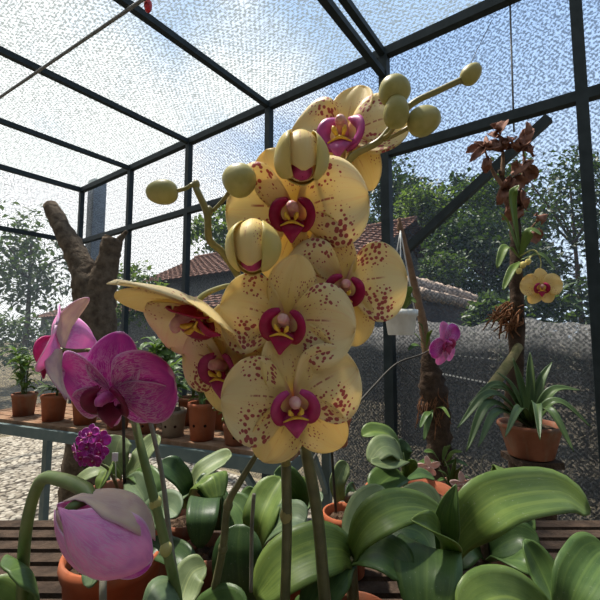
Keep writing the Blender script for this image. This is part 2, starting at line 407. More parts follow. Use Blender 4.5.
def frame_at(px, py, Y, yaw, pitch, roll, size):
    base = Matrix(((1, 0, 0), (0, 0, -1), (0, 1, 0))).to_4x4()
    rot = Matrix.Rotation(math.radians(yaw), 4, 'Y') @ Matrix.Rotation(math.radians(pitch), 4, 'X') @ Matrix.Rotation(math.radians(roll), 4, 'Z')
    return Matrix.Translation(P(px, py, Y)) @ base @ rot @ Matrix.Scale(size, 4)

def flower(root, T, stem_to, petal='petal', sepal='sepal', lip='lip', column='column', callus='callus', seed=1,
           petal_ang=(14, 166), pL=1.0, pW=0.60, sep=(92, -62, -118), sL=0.98, sW=0.36, k2=-0.12, lipscale=1.0, ped='pedicel', label=None, lipdrop=0.0, th=0.0007):
    rg = random.Random(seed)
    back = T @ V((0, -0.02, -0.10)); s = T.to_scale()[0]
    mb = MB(); out = (T.to_3x3() @ V((0, 0, -1))).normalized()
    if stem_to is not None:
        e = V(stem_to); L = (e-back).length
        tube(mb, [T @ V((0, 0, 0.02)), back + out*0.12*s, back*0.45 + e*0.55 + out*L*0.18, e], [0.05*s, 0.042*s, 0.034*s, 0.03*s], 14, 7)
    else: tube(mb, [T @ V((0, 0, 0.02)), back + out*0.3*s], [0.05*s, 0.04*s], 4, 7)
    fl = mb.build('flower', ped, root, label=label)
    for i, a in enumerate(sep):
        blade(T, math.radians(a+rg.uniform(-4, 4)), sL*rg.uniform(0.95, 1.05), sW, 1, 0.03, -0.05, 0.02, k2*1.0, 0.10, 1.0, 0.015, 0.55, seed=seed*7+i).build('sepal', sepal, fl, thick=th)
    for i, a in enumerate(petal_ang):
        blade(T, math.radians(a+rg.uniform(-3, 3)), pL*rg.uniform(0.97, 1.03), pW*rg.uniform(0.96, 1.04), 1 if math.cos(math.radians(a)) > 0 else -1, 0.03, 0.0, 0.06, k2, 0.06, 1.08, 0.05, 0.5, seed=seed*9+i+50, claw=0.25).build('petal', petal, fl, thick=th)
    # lip: two upright side lobes and an anchor-shaped middle lobe
    q = lipscale; lb = MB()
    TL = T @ Matrix.Translation((0, -0.04-lipdrop, 0.05)) @ Matrix.Scale(q, 4)
    for sgn in (-1, 1):
        pts = [V((sgn*0.06, -0.20, 0.05)), V((sgn*0.20, -0.17, 0.12)), V((sgn*0.27, -0.02, 0.16)), V((sgn*0.22, 0.14, 0.17)), V((sgn*0.08, 0.24, 0.12))]
        vs, fs, uvs = [], [], []; c = catmull(pts, 14)
        for i, p in enumerate(c):
            v = i/14; w = 0.125*(0.22+0.78*math.sin(PI*min(1, v*0.9+0.1))**0.8)
            t = (c[min(i+1, 14)]-c[max(i-1, 0)]).normalized(); sd = t.cross(V((-sgn*0.75, 0, 0.65))).normalized(); nn = sd.cross(t)
            for j in range(7):
                u = j/3-1; vs.append(TL @ (p + sd*(u*w) + nn*(-0.06*u*u))); uvs.append((j/6, v))
        for i in range(14):
            for j in range(6):
                a = i*7+j; fs.append((a, a+1, a+8, a+7))
        lb.add(vs, fs, uvs)
    pts = [V((0, -0.06, 0.06)), V((0, -0.18, 0.17)), V((0, -0.33, 0.22)), V((0, -0.48, 0.16))]
    c = catmull(pts, 16); vs, fs, uvs = [], [], []
    prof = [0.05, 0.07, 0.13, 0.20, 0.22, 0.17, 0.11, 0.06, 0.015]
    for i, p in enumerate(c):
        v = i/16; w = interp(prof, v)
        for j in range(9):
            u = j/4-1; vs.append(TL @ (p + V((u*w, abs(u)*w*0.25, -abs(u)**1.5*w*0.35)))); uvs.append((j/8, v))
    for i in range(16):
        for j in range(8):
            a = i*9+j; fs.append((a, a+1, a+10, a+9))
    lb.add(vs, fs, uvs)
    lb.build('lip', lip, fl, thick=0.022*s*q)
    cb = MB(); R3 = T.to_3x3()
    tube(cb, [TL @ V((0, 0.03, 0.0)), TL @ V((0, 0.10, 0.14)), TL @ V((0, 0.12, 0.27)), TL @ V((0, 0.07, 0.33))], [0.085*s*q, 0.095*s*q, 0.09*s*q, 0.05*s*q], 10, 10)
    cb.build('column', column, fl)
    if callus:
        kb = MB()
        for sgn in (-1, 1):
            tube(kb, [TL @ V((sgn*0.04, -0.10, 0.16)), TL @ V((sgn*0.085, -0.04, 0.25)), TL @ V((sgn*0.10, 0.02, 0.27))], [0.02*s*q, 0.042*s*q, 0.02*s*q], 8, 8)
        tube(kb, [TL @ V((-0.20, -0.20, 0.17)), TL @ V((0, -0.13, 0.2)), TL @ V((0.20, -0.20, 0.17))], [0.012*s*q, 0.03*s*q, 0.012*s*q], 8, 6)
        kb.build('callus', callus, fl)
    return fl

def bud_mesh(c, axis, L, Rd, grooves=3, amp=0.05, point=0.0, seg=24, n=18):
    c = V(c); ax = V(axis).normalized(); x = ax.orthogonal().normalized(); y = ax.cross(x); vs, fs, uvs = [], [], []
    for i in range(n+1):
        t = i/n; a = PI*t; z = -math.cos(a)*L/2
        r = Rd*math.sin(a)**(0.85)*(1+0.12*math.cos(a)) if 0 < i < n else 0.0005
        for k in range(seg):
            b = 2*PI*k/seg; rr = r*(1-amp*abs(math.cos(grooves*b/2))**8)
            vs.append(c + ax*(z + (point*L*max(0, t-0.85) if t > 0.85 else 0)) + (x*math.cos(b)+y*math.sin(b))*rr); uvs.append((k/seg, t))
    for i in range(n):
        for k in range(seg):
            k2 = (k+1) % seg; fs.append((i*seg+k, i*seg+k2, (i+1)*seg+k2, (i+1)*seg+k))
    return MB().add(vs, fs, uvs)

# -------------------------------------------------------------- pots
BT = CZ - 0.45            # height of the near bench top
def add_pot(root, c, r, h, mat, flare=0.78, rim=0.018, soil=True, holes=0, soilmat='mix'):
    """c: middle of the foot"""
    rb = r*flare
    prof = [(rb*0.9, 0), (rb, 0.003), (r*0.955, h-rim), (r*1.0, h-rim*0.95), (r*1.03, h-rim*0.5), (r*1.0, h), (r*0.93, h), (r*0.90, h-rim), (rb*0.85, h*0.35)]
    p = lathe(MB(), c, prof, 32).build('pot', mat, root)
    for k in range(holes):
        a = -PI/2 + (k-(holes-1)/2)*0.9; rr = rb+(r*0.955-rb)*0.45+0.0006; hz = h*0.42
        d = V((math.cos(a), math.sin(a), 0)); q = V(c)+d*rr+V((0, 0, hz)); mb = MB()
        sd = V((-d.y, d.x, 0)); n = 12; vs = [q - d*0.004 + (sd*math.cos(2*PI*i/n)+V((0, 0, 1))*math.sin(2*PI*i/n))*0.0055 for i in range(n)]
        vs += [x + d*0.0045 for x in vs]
        mb.add(vs, [tuple(range(n, 2*n))] + [(i, (i+1) % n, n+(i+1) % n, n+i) for i in range(n)]); mb.build('drain_hole', 'hole', p, smooth=False)
    if soil:
        rg = random.Random(int(1e5*abs(c[0])+7)); mb = MB(); top = V(c)+V((0, 0, h-rim*1.1)); rs = r*0.885
        n = 22; vs = [top]; fs = []
        for q in range(1, 6):
            for k in range(n):
                a = 2*PI*k/n; rr = rs*q/5; vs.append(top + V((rr*math.cos(a), rr*math.sin(a), (rg.random()*0.012 if q < 5 else 0)-0.002)))
        fs = [(0, 1+k, 1+(k+1) % n) for k in range(n)]
        for q in range(4):
            for k in range(n):
                fs.append((1+q*n+k, 1+(q+1)*n+k, 1+(q+1)*n+(k+1) % n, 1+q*n+(k+1) % n))
        mb.add(vs, fs); mb.build('potting_mix', soilmat, root, smooth=False)
    return p
def px_pot(px, Y, r, h, root_name, label, cat, mat='terra', group=None, base=None, **kw):
    x = P(px, 333, Y).x; b = BT if base is None else base
    t = thing(root_name, (x, Y, b), label, cat, group); add_pot(t, (x, Y, b), r, h, mat, **kw); return t
LT = 0.0016
def lf(root, pp, width, mat, N=(0, -0.5, 1), fold=0.12, **kw):
    lab = kw.pop('label', None)
    return leaf([P(*q) for q in pp], width, N, fold, **kw).build('leaf', mat, root, thick=LT, label=lab)
def st(root, pp, rad, mat, name='flower_stem', label=None, seg=8, n=None):
    return tube(MB(), [P(*q) for q in pp], rad, n, seg).build(name, mat, root, label=label)

# ================================================================== THE SETTING
POSTS = [0.0, 1.212, 2.442, 3.679, 5.06, -1.25, -2.5]
TC = 5.06
SB = 5.0
def quad_net(name, a, b, c, d, mat, ulen, vlen, sag=0.0, n=24):
    a, b, c, d = map(V, (a, b, c, d)); vs, fs, uvs = [], [], []
    rg = random.Random(3)
    for i in range(n+1):
        for j in range(n+1):
            u, v = i/n, j/n
            p = a.lerp(b, u).lerp(d.lerp(c, u), v)
            p = p - V((0, 0, 1))*(sag*math.sin(PI*((u*ulen/1.22) % 1))*math.sin(PI*v)) + V((rg.gauss(0, 0.004), rg.gauss(0, 0.004), rg.gauss(0, 0.004)))
            vs.append(p); uvs.append((u*ulen, v*vlen))
    for i in range(n):
        for j in range(n):
            q = i*(n+1)+j; fs.append((q, q+1, q+n+2, q+n+1))
    return MB().add(vs, fs, uvs).build(name, mat, kind='structure')
quad_net('wall_back', W(TC, -0.045, 0.0), W(-4.5, -0.045, 0.0), W(-4.5, -0.045, ROOF+0.03), W(TC, -0.045, ROOF+0.03), 'net_wall', 9.56, 3.6)
quad_net('wall_left', W(TC+0.045, 0, 0.0), W(TC+0.045, SB, 0.0), W(TC+0.045, SB, ROOF+0.03), W(TC+0.045, 0, ROOF+0.03), 'net_wall', SB, 3.6)
for nm_, a_, b_ in (('blocker_wall_front', W(TC, SB+0.05, 0), W(-4.5, SB+0.05, 0)), ('blocker_wall_right', W(-4.5, 0, 0), W(-4.5, SB, 0))):  # unseen solid walls, added to block flat sky light from behind and the right
    mb = MB(); d_ = (b_-a_).normalized(); box(mb, (a_+b_)/2+V((0, 0, ROOF/2)), (b_-a_).length, 0.1, ROOF, (d_, V((-d_.y, d_.x, 0)), V((0, 0, 1)))); mb.build(nm_, 'greywall', kind='structure', smooth=False)
quad_net('ceiling', W(TC, 0, ROOF+0.045), W(-4.5, 0, ROOF+0.045), W(-4.5, SB, ROOF+0.045), W(TC, SB, ROOF+0.045), 'net_roof', 9.56, SB, 0.03)
mb = MB(); a, b, c, d = W(TC, 0, 0), W(-4.5, 0, 0), W(-4.5, SB, 0), W(TC, SB, 0)
mb.add([a, b, c, d], [(0, 3, 2, 1)]); mb.build('floor', 'gravel', kind='structure', smooth=False)
mb = MB(); mb.add([V((-60, -30, -0.02)), V((60, -30, -0.02)), V((60, 80, -0.02)), V((-60, 80, -0.02))], [(0, 1, 2, 3)])
mb.build('ground', 'earth', kind='structure', smooth=False)
# dotted white stitching along a seam of the netting, right of the post
mb = MB()
t0, z0 = RS(428, 371, -0.03); t1, z1 = RS(512, 388, -0.03)
for i in range(22):
    a = i/22; b = a+0.026
    beam(mb, W(t0+(t1-t0)*a, -0.03, z0+(z1-z0)*a), W(t0+(t1-t0)*b, -0.03, z0+(z1-z0)*b), 0.006, 0.008)
t0, z0 = RS(432, 353, -0.03); t1, z1 = RS(500, 360, -0.03)
for i in range(12):
    a = i/12; b = a+0.03
    beam(mb, W(t0+(t1-t0)*a, -0.03, z0+(z1-z0)*a), W(t0+(t1-t0)*b, -0.03, z0+(z1-z0)*b), 0.004, 0.005)
st_o = mb.build('seam_stitching', 'whitecord', bpy.data.objects['wall_back'], smooth=False)

# painted pipe frame that carries the netting
fr = thing('shade_house_frame', W(0, 0, 0), 'dark blue-grey metal pipe frame carrying the netting roof and walls', 'frame')
for i, t in enumerate(POSTS):
    w = 0.062 if t != 0 else 0.07
    beam(MB(), W(t, 0, 0), W(t, 0, ROOF), w, w, IN).build('post', 'metal', fr, smooth=False)
    beam(MB(), W(t, 0, ROOF-0.005), W(t, SB, ROOF-0.005), 0.05, 0.05).build('purlin', 'metal', fr, smooth=False)
beam(MB(), W(0, 0.03, ROOF-0.19), W(0, SB, ROOF-0.19), 0.05, 0.05).build('purlin', 'metal', fr, smooth=False)
beam(MB(), W(TC, 0, ROOF), W(-4.5, 0, ROOF), 0.065, 0.07).build('rail', 'metal', fr, smooth=False)
beam(MB(), W(TC, 0, MID), W(-4.5, 0, MID), 0.06, 0.065).build('rail', 'metal', fr, smooth=False)
beam(MB(), W(TC, 0, ROOF), W(TC, SB, ROOF), 0.06, 0.065).build('rail', 'metal', fr, smooth=False)
beam(MB(), W(TC, 0, MID), W(TC, SB, MID), 0.05, 0.06).build('rail', 'metal', fr, smooth=False)
for s_ in (1.6, 3.2): beam(MB(), W(TC, s_, 0), W(TC, s_, ROOF), 0.06, 0.06).build('post', 'metal', fr, smooth=False)
t0, z0 = RS(522, 143, 0.03); t1, z1 = RS(404, 252, 0.03)
beam(MB(), W(t0-0.15, 0.03, z0+(z0-z1)/(t1-t0)*0.15), W(t1, 0.03, z1), 0.055, 0.055, IN).build('brace', 'metal', fr, smooth=False)
# thin wires that tie the netting
for (x0, y0), (x1, y1) in (((510, 2), (514, 132)), ((492, 20), (455, 95))):
    (ta, za), (tb, zb) = RS(x0, y0, -0.02), RS(x1, y1, -0.02)
    tube(MB(), [W(ta, -0.02, za), W(tb, -0.02, zb)], 0.006 if x0 == 510 else 0.0025, 2, 6).build('wire', 'wire', fr)
cc = thing('concrete_post', W(TC+0.02, -0.24, 0), 'grey concrete post outside the far corner of the netting', 'post')
box(MB(), W(TC+0.02, -0.24, 1.9), 0.2, 0.2, 3.8, (WL, IN, V((0, 0, 1)))).build('shaft', 'concrete', cc, smooth=False)
box(MB(), W(TC+0.02, -0.24, 3.8125), 0.2, 0.2, 0.025, (WL, IN, V((0, 0, 1)))).build('cap', 'concrete', cc, smooth=False)
# cable strung under the roof, with a red clip on the purlin beside it
a, b = PZ(40, 70, ROOF-0.11), PZ(160, -12, ROOF-0.11)
d = (b-a); tagt(tube(MB(), [a-d*0.6, a, b, b+d*0.9], 0.012, 12, 7).build('overhead_cable', 'wire'), 'thin dark cable slung beneath the netting roof near the red clip', 'cable')
c = thing('cable_clip', PZ(148, 6, ROOF-0.12), 'small red clip hanging from the purlin under the netting roof', 'clip')
o = ORG[c.name]
tube(MB(), [o+V((0, 0, 0.10)), o+V((0, 0, 0.03))], 0.004, 3, 6).build('hook', 'wire', c)
bud_mesh(o, (0, 0, -1), 0.09, 0.026).build('clip_body', 'red', c)
# denser cloth along the foot of the wall
mb = MB(); vs, fs, uvs = [], [], []; n = 60
for i in range(n+1):
    t = 0.55 - i/n*4.2; top = 1.43 + 0.02*math.sin(i*0.7) + 0.012*math.sin(i*1.9)
    for j in range(7):
        z = 0.02 + (top-0.02)*j/6; vs.append(W(t, -0.085 + 0.012*math.sin(i*1.1+j*0.8), z)); uvs.append((i/n*4.2, z))
for i in range(n):
    for j in range(6):
        q = i*7+j; fs.append((q, q+1, q+8, q+7))
mb.add(vs, fs, uvs)
tagt(mb.build('shade_cloth', 'net_dense', thick=0.002), 'dense grey shade cloth hung along the lower wall behind the driftwood', 'shade cloth')

# ================================================================== BEYOND THE NETTING
def tiles(mb, A, B, D, nu, nv, amp=0.03, step=0.035):
    """A->B along the ridge, D down the slope; pantiles in relief"""
    A, B, D = V(A), V(B), V(D); up = (B-A).cross(D).normalized()
    if up.z < 0: up = -up
    m = nu*6; vs, fs = [], []
    rows = nv*3
    for r in range(rows+1):
        q, k = divmod(r, 3); v = (q + (0, 0.5, 0.97)[k])/nv
        for i in range(m+1):
            h = amp*abs(math.sin(PI*i/6 + (q % 2)*0.0)) + step*((0, 0.5, 1)[k])
            vs.append(A + (B-A)*(i/m) + D*min(v, 1) + up*h)
    for r in range(rows):
        for i in range(m):
            a = r*(m+1)+i; fs.append((a, a+1, a+m+2, a+m+1))
    mb.add(vs, fs); return mb
SR = -7.5
tA, zA = RS(197, 259, SR); tB, zB = RS(404, 221, SR); zr = (zA+zB)/2
tA += 0.1; tB -= 0.35
hs = thing('tiled_house', W((tA+tB)/2, SR, 0), 'low house with brown tiled roof beyond the netting', 'house')
up = V((0, 0, 1))
ov = 2.6; drop = 1.35
o = tiles(MB(), W(tA, SR, zr), W(tB, SR, zr), IN*ov - up*drop, 34, 14).build('roof', 'tile', hs, smooth=False)
tube(MB(), [W(tA, SR, zr+0.03), W(tB, SR, zr+0.03)], 0.09, 20, 8).build('ridge_tile', 'tile', o)
tiles(MB(), W(tB, SR, zr), W(tA, SR, zr), -IN*ov - up*drop, 30, 10).build('roof', 'tile', hs, smooth=False)
mb = MB()
e0, e1 = SR-ov+0.4, SR+ov-0.4; ze = zr-drop*(ov-0.4)/ov - 0.06
for t in (tA-0.5, tB+0.5):
    mb.add([W(t, e0, 0), W(t, e1, 0), W(t, e1, ze), W(t, SR, zr-0.1), W(t, e0, ze)], [(0, 1, 2, 3, 4)])
mb.add([W(tA-0.5, e1, 0), W(tB+0.5, e1, 0), W(tB+0.5, e1, ze), W(tA-0.5, e1, ze), W(tA-0.5, e0, 0), W(tB+0.5, e0, 0), W(tB+0.5, e0, ze), W(tA-0.5, e0, ze)], [(0, 1, 2, 3), (4, 7, 6, 5)])
mb.build('wall', 'greywall', hs, smooth=False)
# lower lean-to with its own tiled roof
S2 = -4.2
tL, zt = RS(60, 309, S2); tR, _ = RS(262, 309, S2)
lt = thing('tiled_shed', W((tL+tR)/2, S2, 0), 'long low shed with a brown tiled lean-to roof before the house', 'shed')
tiles(MB(), W(tL, S2, zt), W(tR, S2, zt), IN*1.0 - up*0.42, 40, 5).build('roof', 'tile', lt, smooth=False)
mb = MB(); zl = zt-0.45
box(mb, W((tL+tR)/2, S2+0.35, (zt-0.22)/2), abs(tL-tR)-0.2, 0.7, zt-0.22, (WL, IN, up)); mb.build('wall', 'greywall', lt, smooth=False)
# garden wall with tile coping running away on the other side
zc = CZ+0.62
a, b = PZ(408, 286, zc), PZ(479, 303, zc); d = (b-a).normalized(); sd = V((d.y, -d.x, 0))
gw = thing('garden_wall', ((a.x+b.x)/2, (a.y+b.y)/2, 0), 'dark garden wall with rough tile coping, below the trees behind the purple flower', 'wall')
L = (b-a).length; mid = (a+b)/2
box(MB(), V((mid.x, mid.y, (zc-0.12)/2)), L, 0.28, zc-0.12, (d, sd, up)).build('wall_body', 'darkwall', gw, smooth=False)
mb = MB(); rg = random.Random(5); n = 26
for i in range(n):
    p = a + (b-a)*((i+0.5)/n)
    for sgn in (-1, 1):
        q = V((p.x, p.y, zc-0.03)); ax = (sd*sgn - up*0.45).normalized()
        tube(mb, [q - ax*0.02 + up*rg.uniform(-0.01, 0.02), q + ax*0.26 + up*rg.uniform(-0.01, 0.01)], [0.055, 0.075], 3, 8)
mb.build('coping_tile', 'coping', gw)
mb = MB(); rg = random.Random(6)
tube(mb, [a + up*0.04, mid + up*0.05, b + up*0.03], [0.10, 0.11, 0.10], 40, 9, 0.18, rg); mb.build('ridge_mortar', 'coping', gw)
def crown(mb, c, rad, n, size, seed, clumps=26, flat=0.55):
    rg = random.Random(seed); cs = []
    for i in range(clumps):
        while True:
            p = V((rg.uniform(-1, 1), rg.uniform(-1, 1), rg.uniform(-1, 1)))
            if 0.35 < p.length < 1: break
        cs.append((V((p.x*rad[0], p.y*rad[1], p.z*rad[2])), rg.uniform(0.22, 0.42)))
    for i in range(n):
        q, rr = cs[rg.randrange(clumps)]
        while True:
            p = V((rg.uniform(-1, 1), rg.uniform(-1, 1), rg.uniform(-1, 1)))
            if p.length < 1: break
        m = (rad[0]+rad[2])/2*rr
        x = V(c) + q + p*m
        dr = (V((rg.gauss(0, 1), rg.gauss(0, 1), rg.gauss(0, 0.7)-0.25)) + p*0.8).normalized()
        up_ = V((rg.gauss(0, flat), rg.gauss(0, flat), 1)); s_ = dr.cross(up_).normalized(); nn = s_.cross(dr)
        l = size*rg.uniform(0.6, 1.25); w = l*rg.uniform(0.22, 0.32)
        mb.add([x, x+dr*l*0.5+s_*w+nn*0.12*l, x+dr*l, x+dr*l*0.5-s_*w+nn*0.12*l], [(0, 1, 2), (0, 2, 3)],
               [(0.5, 0), (1, 0.5), (0.5, 1), (0, 0.5)])
    return mb
def tree(name, px, py, Y, rad, n, size, mat, label, cat='tree', seed=1, trunk=True, tr=0.09, group=None, clumps=26):
    c = P(px, py, Y); o = thing(name, (c.x, c.y, -0.02), label, cat, group)
    crown(MB(), c, rad, n, size, seed, clumps).build('foliage', mat, o)
    if trunk:
        rg = random.Random(seed); mb = MB()
        tube(mb, [V((c.x+rg.uniform(-.2, .2), c.y, -0.02)), V((c.x+rg.uniform(-.1, .1), c.y, c.z*0.55)), c+V((0, 0, rad[2]*0.4))], [tr, tr*0.7, tr*0.3], 12, 8, 0.1)
        for k in range(5):
            a = rg.uniform(0, 6.3); e = c+V((rad[0]*0.7*math.cos(a), rad[1]*0.7*math.sin(a), rad[2]*rg.uniform(-0.2, 0.7)))
            b_ = V((c.x, c.y, c.z-rad[2]*0.4)); tube(mb, [b_, b_.lerp(e, 0.5)+V((0, 0, 0.1)), e], [tr*0.45, tr*0.3, tr*0.12], 8, 6)
        mb.build('trunk', 'bark_dark', o)
    return o
# the wood behind the netting
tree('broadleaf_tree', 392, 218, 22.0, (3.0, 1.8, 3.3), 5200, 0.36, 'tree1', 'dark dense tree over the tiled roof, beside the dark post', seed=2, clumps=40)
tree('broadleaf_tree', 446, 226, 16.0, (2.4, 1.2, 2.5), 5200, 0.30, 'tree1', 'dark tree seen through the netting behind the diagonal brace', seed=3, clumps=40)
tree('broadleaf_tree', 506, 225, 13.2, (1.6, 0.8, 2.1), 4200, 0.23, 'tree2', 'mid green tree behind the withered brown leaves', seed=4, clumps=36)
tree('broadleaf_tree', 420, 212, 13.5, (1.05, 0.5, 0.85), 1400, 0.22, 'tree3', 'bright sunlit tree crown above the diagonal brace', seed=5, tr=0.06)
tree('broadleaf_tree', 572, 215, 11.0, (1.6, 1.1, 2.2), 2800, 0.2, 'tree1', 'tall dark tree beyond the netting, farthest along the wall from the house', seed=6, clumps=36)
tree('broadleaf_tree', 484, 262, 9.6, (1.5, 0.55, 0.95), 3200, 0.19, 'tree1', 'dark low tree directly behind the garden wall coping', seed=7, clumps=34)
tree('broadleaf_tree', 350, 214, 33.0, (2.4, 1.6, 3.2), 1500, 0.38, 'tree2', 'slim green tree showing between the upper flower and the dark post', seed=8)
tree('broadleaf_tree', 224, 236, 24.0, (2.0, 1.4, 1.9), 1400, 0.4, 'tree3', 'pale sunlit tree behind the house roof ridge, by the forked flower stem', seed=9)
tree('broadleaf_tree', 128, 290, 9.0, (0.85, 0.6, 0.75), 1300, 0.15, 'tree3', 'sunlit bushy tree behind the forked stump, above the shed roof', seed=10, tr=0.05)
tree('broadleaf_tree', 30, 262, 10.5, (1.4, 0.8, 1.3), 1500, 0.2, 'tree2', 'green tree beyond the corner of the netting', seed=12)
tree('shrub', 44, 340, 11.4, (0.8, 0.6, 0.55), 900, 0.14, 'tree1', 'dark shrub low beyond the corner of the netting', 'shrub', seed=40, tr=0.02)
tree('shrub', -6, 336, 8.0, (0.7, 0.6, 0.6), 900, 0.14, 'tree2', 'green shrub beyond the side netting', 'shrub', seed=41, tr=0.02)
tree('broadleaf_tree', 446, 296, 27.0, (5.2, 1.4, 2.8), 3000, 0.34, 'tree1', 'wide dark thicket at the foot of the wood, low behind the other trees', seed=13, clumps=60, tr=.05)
for k, (px, py, Y, rx, rz, mt, lb) in enumerate((
        (486, 320, 5.2, 0.32, 0.32, 'tree2', 'leafy shrub at the far end of the tile coping'),
        (534, 330, 3.9, 0.30, 0.42, 'tree2', 'green undergrowth shrub behind the leaning mossy branch'),
        (592, 318, 4.4, 0.44, 0.6, 'tree1', 'dark shrub against the netting past the dead tree'),
        (446, 268, 8.4, 0.5, 0.34, 'tree2', 'broad leafed shrub leaning over the tile coping'))):
    tree('shrub', px, py, Y, (rx, rx*0.8, rz), 700, 0.13, mt, lb, 'shrub', seed=30+k, tr=0.02)

# ================================================================== INSIDE, FURTHER BACK
# forked stump on the left
Yt = 2.75
tp = lambda x, y, dy=0.0: P(x, y, Yt+dy)
x0 = P(97, 333, Yt).x
tr = thing('tree_stump', (x0, Yt, 0), 'tall forked bare stump standing inside the netting by the corner', 'stump')
mb = MB(); rg = random.Random(8)
tube(mb, [V((x0-0.05, Yt, 0)), V((x0-0.03, Yt, 0.5)), tp(96, 380), tp(97, 330), tp(101, 290), tp(108, 262), tp(113, 239)], [0.17, 0.145, 0.135, 0.13, 0.10, 0.075, 0.068], 46, 14, 0.08, rg)
mb.build('trunk', 'bark', tr)
tube(MB(), [tp(95, 322), tp(88, 290), tp(80, 262, 0.05), tp(64, 232, 0.1), tp(50, 205, 0.15)], [0.11, 0.10, 0.085, 0.07, 0.05], 26, 12, 0.14, rg).build('branch', 'bark', tr)
o = tp(113, 238.6); tube(MB(), [o, o+V((0.002, 0, 0.006))], 0.062, 2, 14, 0.06, rg).build('cut_face', 'cutwood', tr)
tube(MB(), [tp(114, 246), tp(121, 238), tp(127, 231)], [0.035, 0.022, 0.012], 8, 8, 0.1, rg).build('branch_stub', 'bark', tr)

# teal bench at the back
BZ = CZ-0.42
A = PZ(287, 461, BZ); B = PZ(108, 437, BZ); C = PZ(361, 438, BZ)
u = (B-A).normalized(); w_ = (C-A); w_ -= u*w_.dot(u); w_.normalize(); wid = 0.42; Lb = 1.75
bn = thing('plant_bench', (A.x, A.y, 0), 'teal grey metal bench with worn plank top holding the terracotta pots', 'bench')
rail = 0.045
F0, F1, G0, G1 = A, A+u*Lb, A+w_*wid, A+u*Lb+w_*wid
dz = V((0, 0, -rail/2))
beam(MB(), F0+dz, F1+dz, 0.035, rail).build('rail', 'bench', bn, smooth=False)
beam(MB(), G0+dz, G1+dz, 0.035, rail).build('rail', 'bench', bn, smooth=False)
beam(MB(), F0+dz-w_*0.017, G0+dz+w_*0.017, 0.035, rail).build('rail', 'bench', bn, smooth=False)
beam(MB(), F1+dz-w_*0.017, G1+dz+w_*0.017, 0.035, rail).build('rail', 'bench', bn, smooth=False)
for q in (F0+w_*0.0, F1, G0, G1, A+u*0.82):
    beam(MB(), V((q.x, q.y, 0)), q+V((0, 0, -rail)), 0.036, 0.036, u).build('leg', 'bench', bn, smooth=False)
for q0, dirn in ((G0, -w_), (F0, u)):
    beam(MB(), q0+V((0, 0, -0.26)), q0+dirn*0.17+V((0, 0, -rail)), 0.02, 0.02, u.cross(w_)).build('brace', 'bench', bn, smooth=False)
mb = MB(); nP = 6
for i in range(nP):
    q = A + w_*(wid*(i+0.5)/nP) + V((0, 0, 0.008)); beam(mb, q-u*0.015, q+u*(Lb+0.01), wid/nP-0.008, 0.016)
mb.build('plank', 'plank', bn, smooth=False)
BTOP = BZ+0.0165
def on_bench(px, k):                       # the point at fraction k across the bench that shows in column px
    a0 = A + w_*(wid*k); d = ray(px, 440)
    # solve (a0+u*s).x/(..).y = d.x/d.y
    s = (d.x*a0.y - d.y*a0.x)/(u.x*d.y - u.y*d.x); q = a0+u*s; return V((q.x, q.y, BTOP))
def bushy(root, c, h, spread, n, size, mat, seed, stems=4):
    rg = random.Random(seed); mb = MB(); sm = MB()
    for k in range(stems):
        a = rg.uniform(0, 6.3); top = c+V((spread*0.55*math.cos(a), spread*0.45*math.sin(a), h*rg.uniform(0.7, 1)))
        pts = [c+V((0.01*math.cos(a), 0.01*math.sin(a), -0.02)), c.lerp(top, 0.5)+V((0, 0, 0.02)), top]; tube(sm, pts, [0.004, 0.003, 0.0015], 8, 6)
        cv = catmull(pts, 20)
        for i in range(n//stems):
            p = cv[min(20, 3+int(rg.random()*18))]; b = rg.uniform(0, 6.3); el = rg.uniform(-0.15, 0.9)
            d = V((math.cos(b)*math.cos(el), math.sin(b)*math.cos(el), math.sin(el))); l = size*rg.uniform(0.6, 1.2)
            leaf([p, p+d*l*0.5+V((0, 0, l*0.08)), p+d*l-V((0, 0, l*0.22))], l*0.28, (rg.gauss(0, .3), -0.3+rg.gauss(0, .3), 1), 0.15, 0.2, 0.45, 5, 2, 0.8, mb=mb)
    sm.build('stem', 'greenstem', root); mb.build('foliage', mat, root)
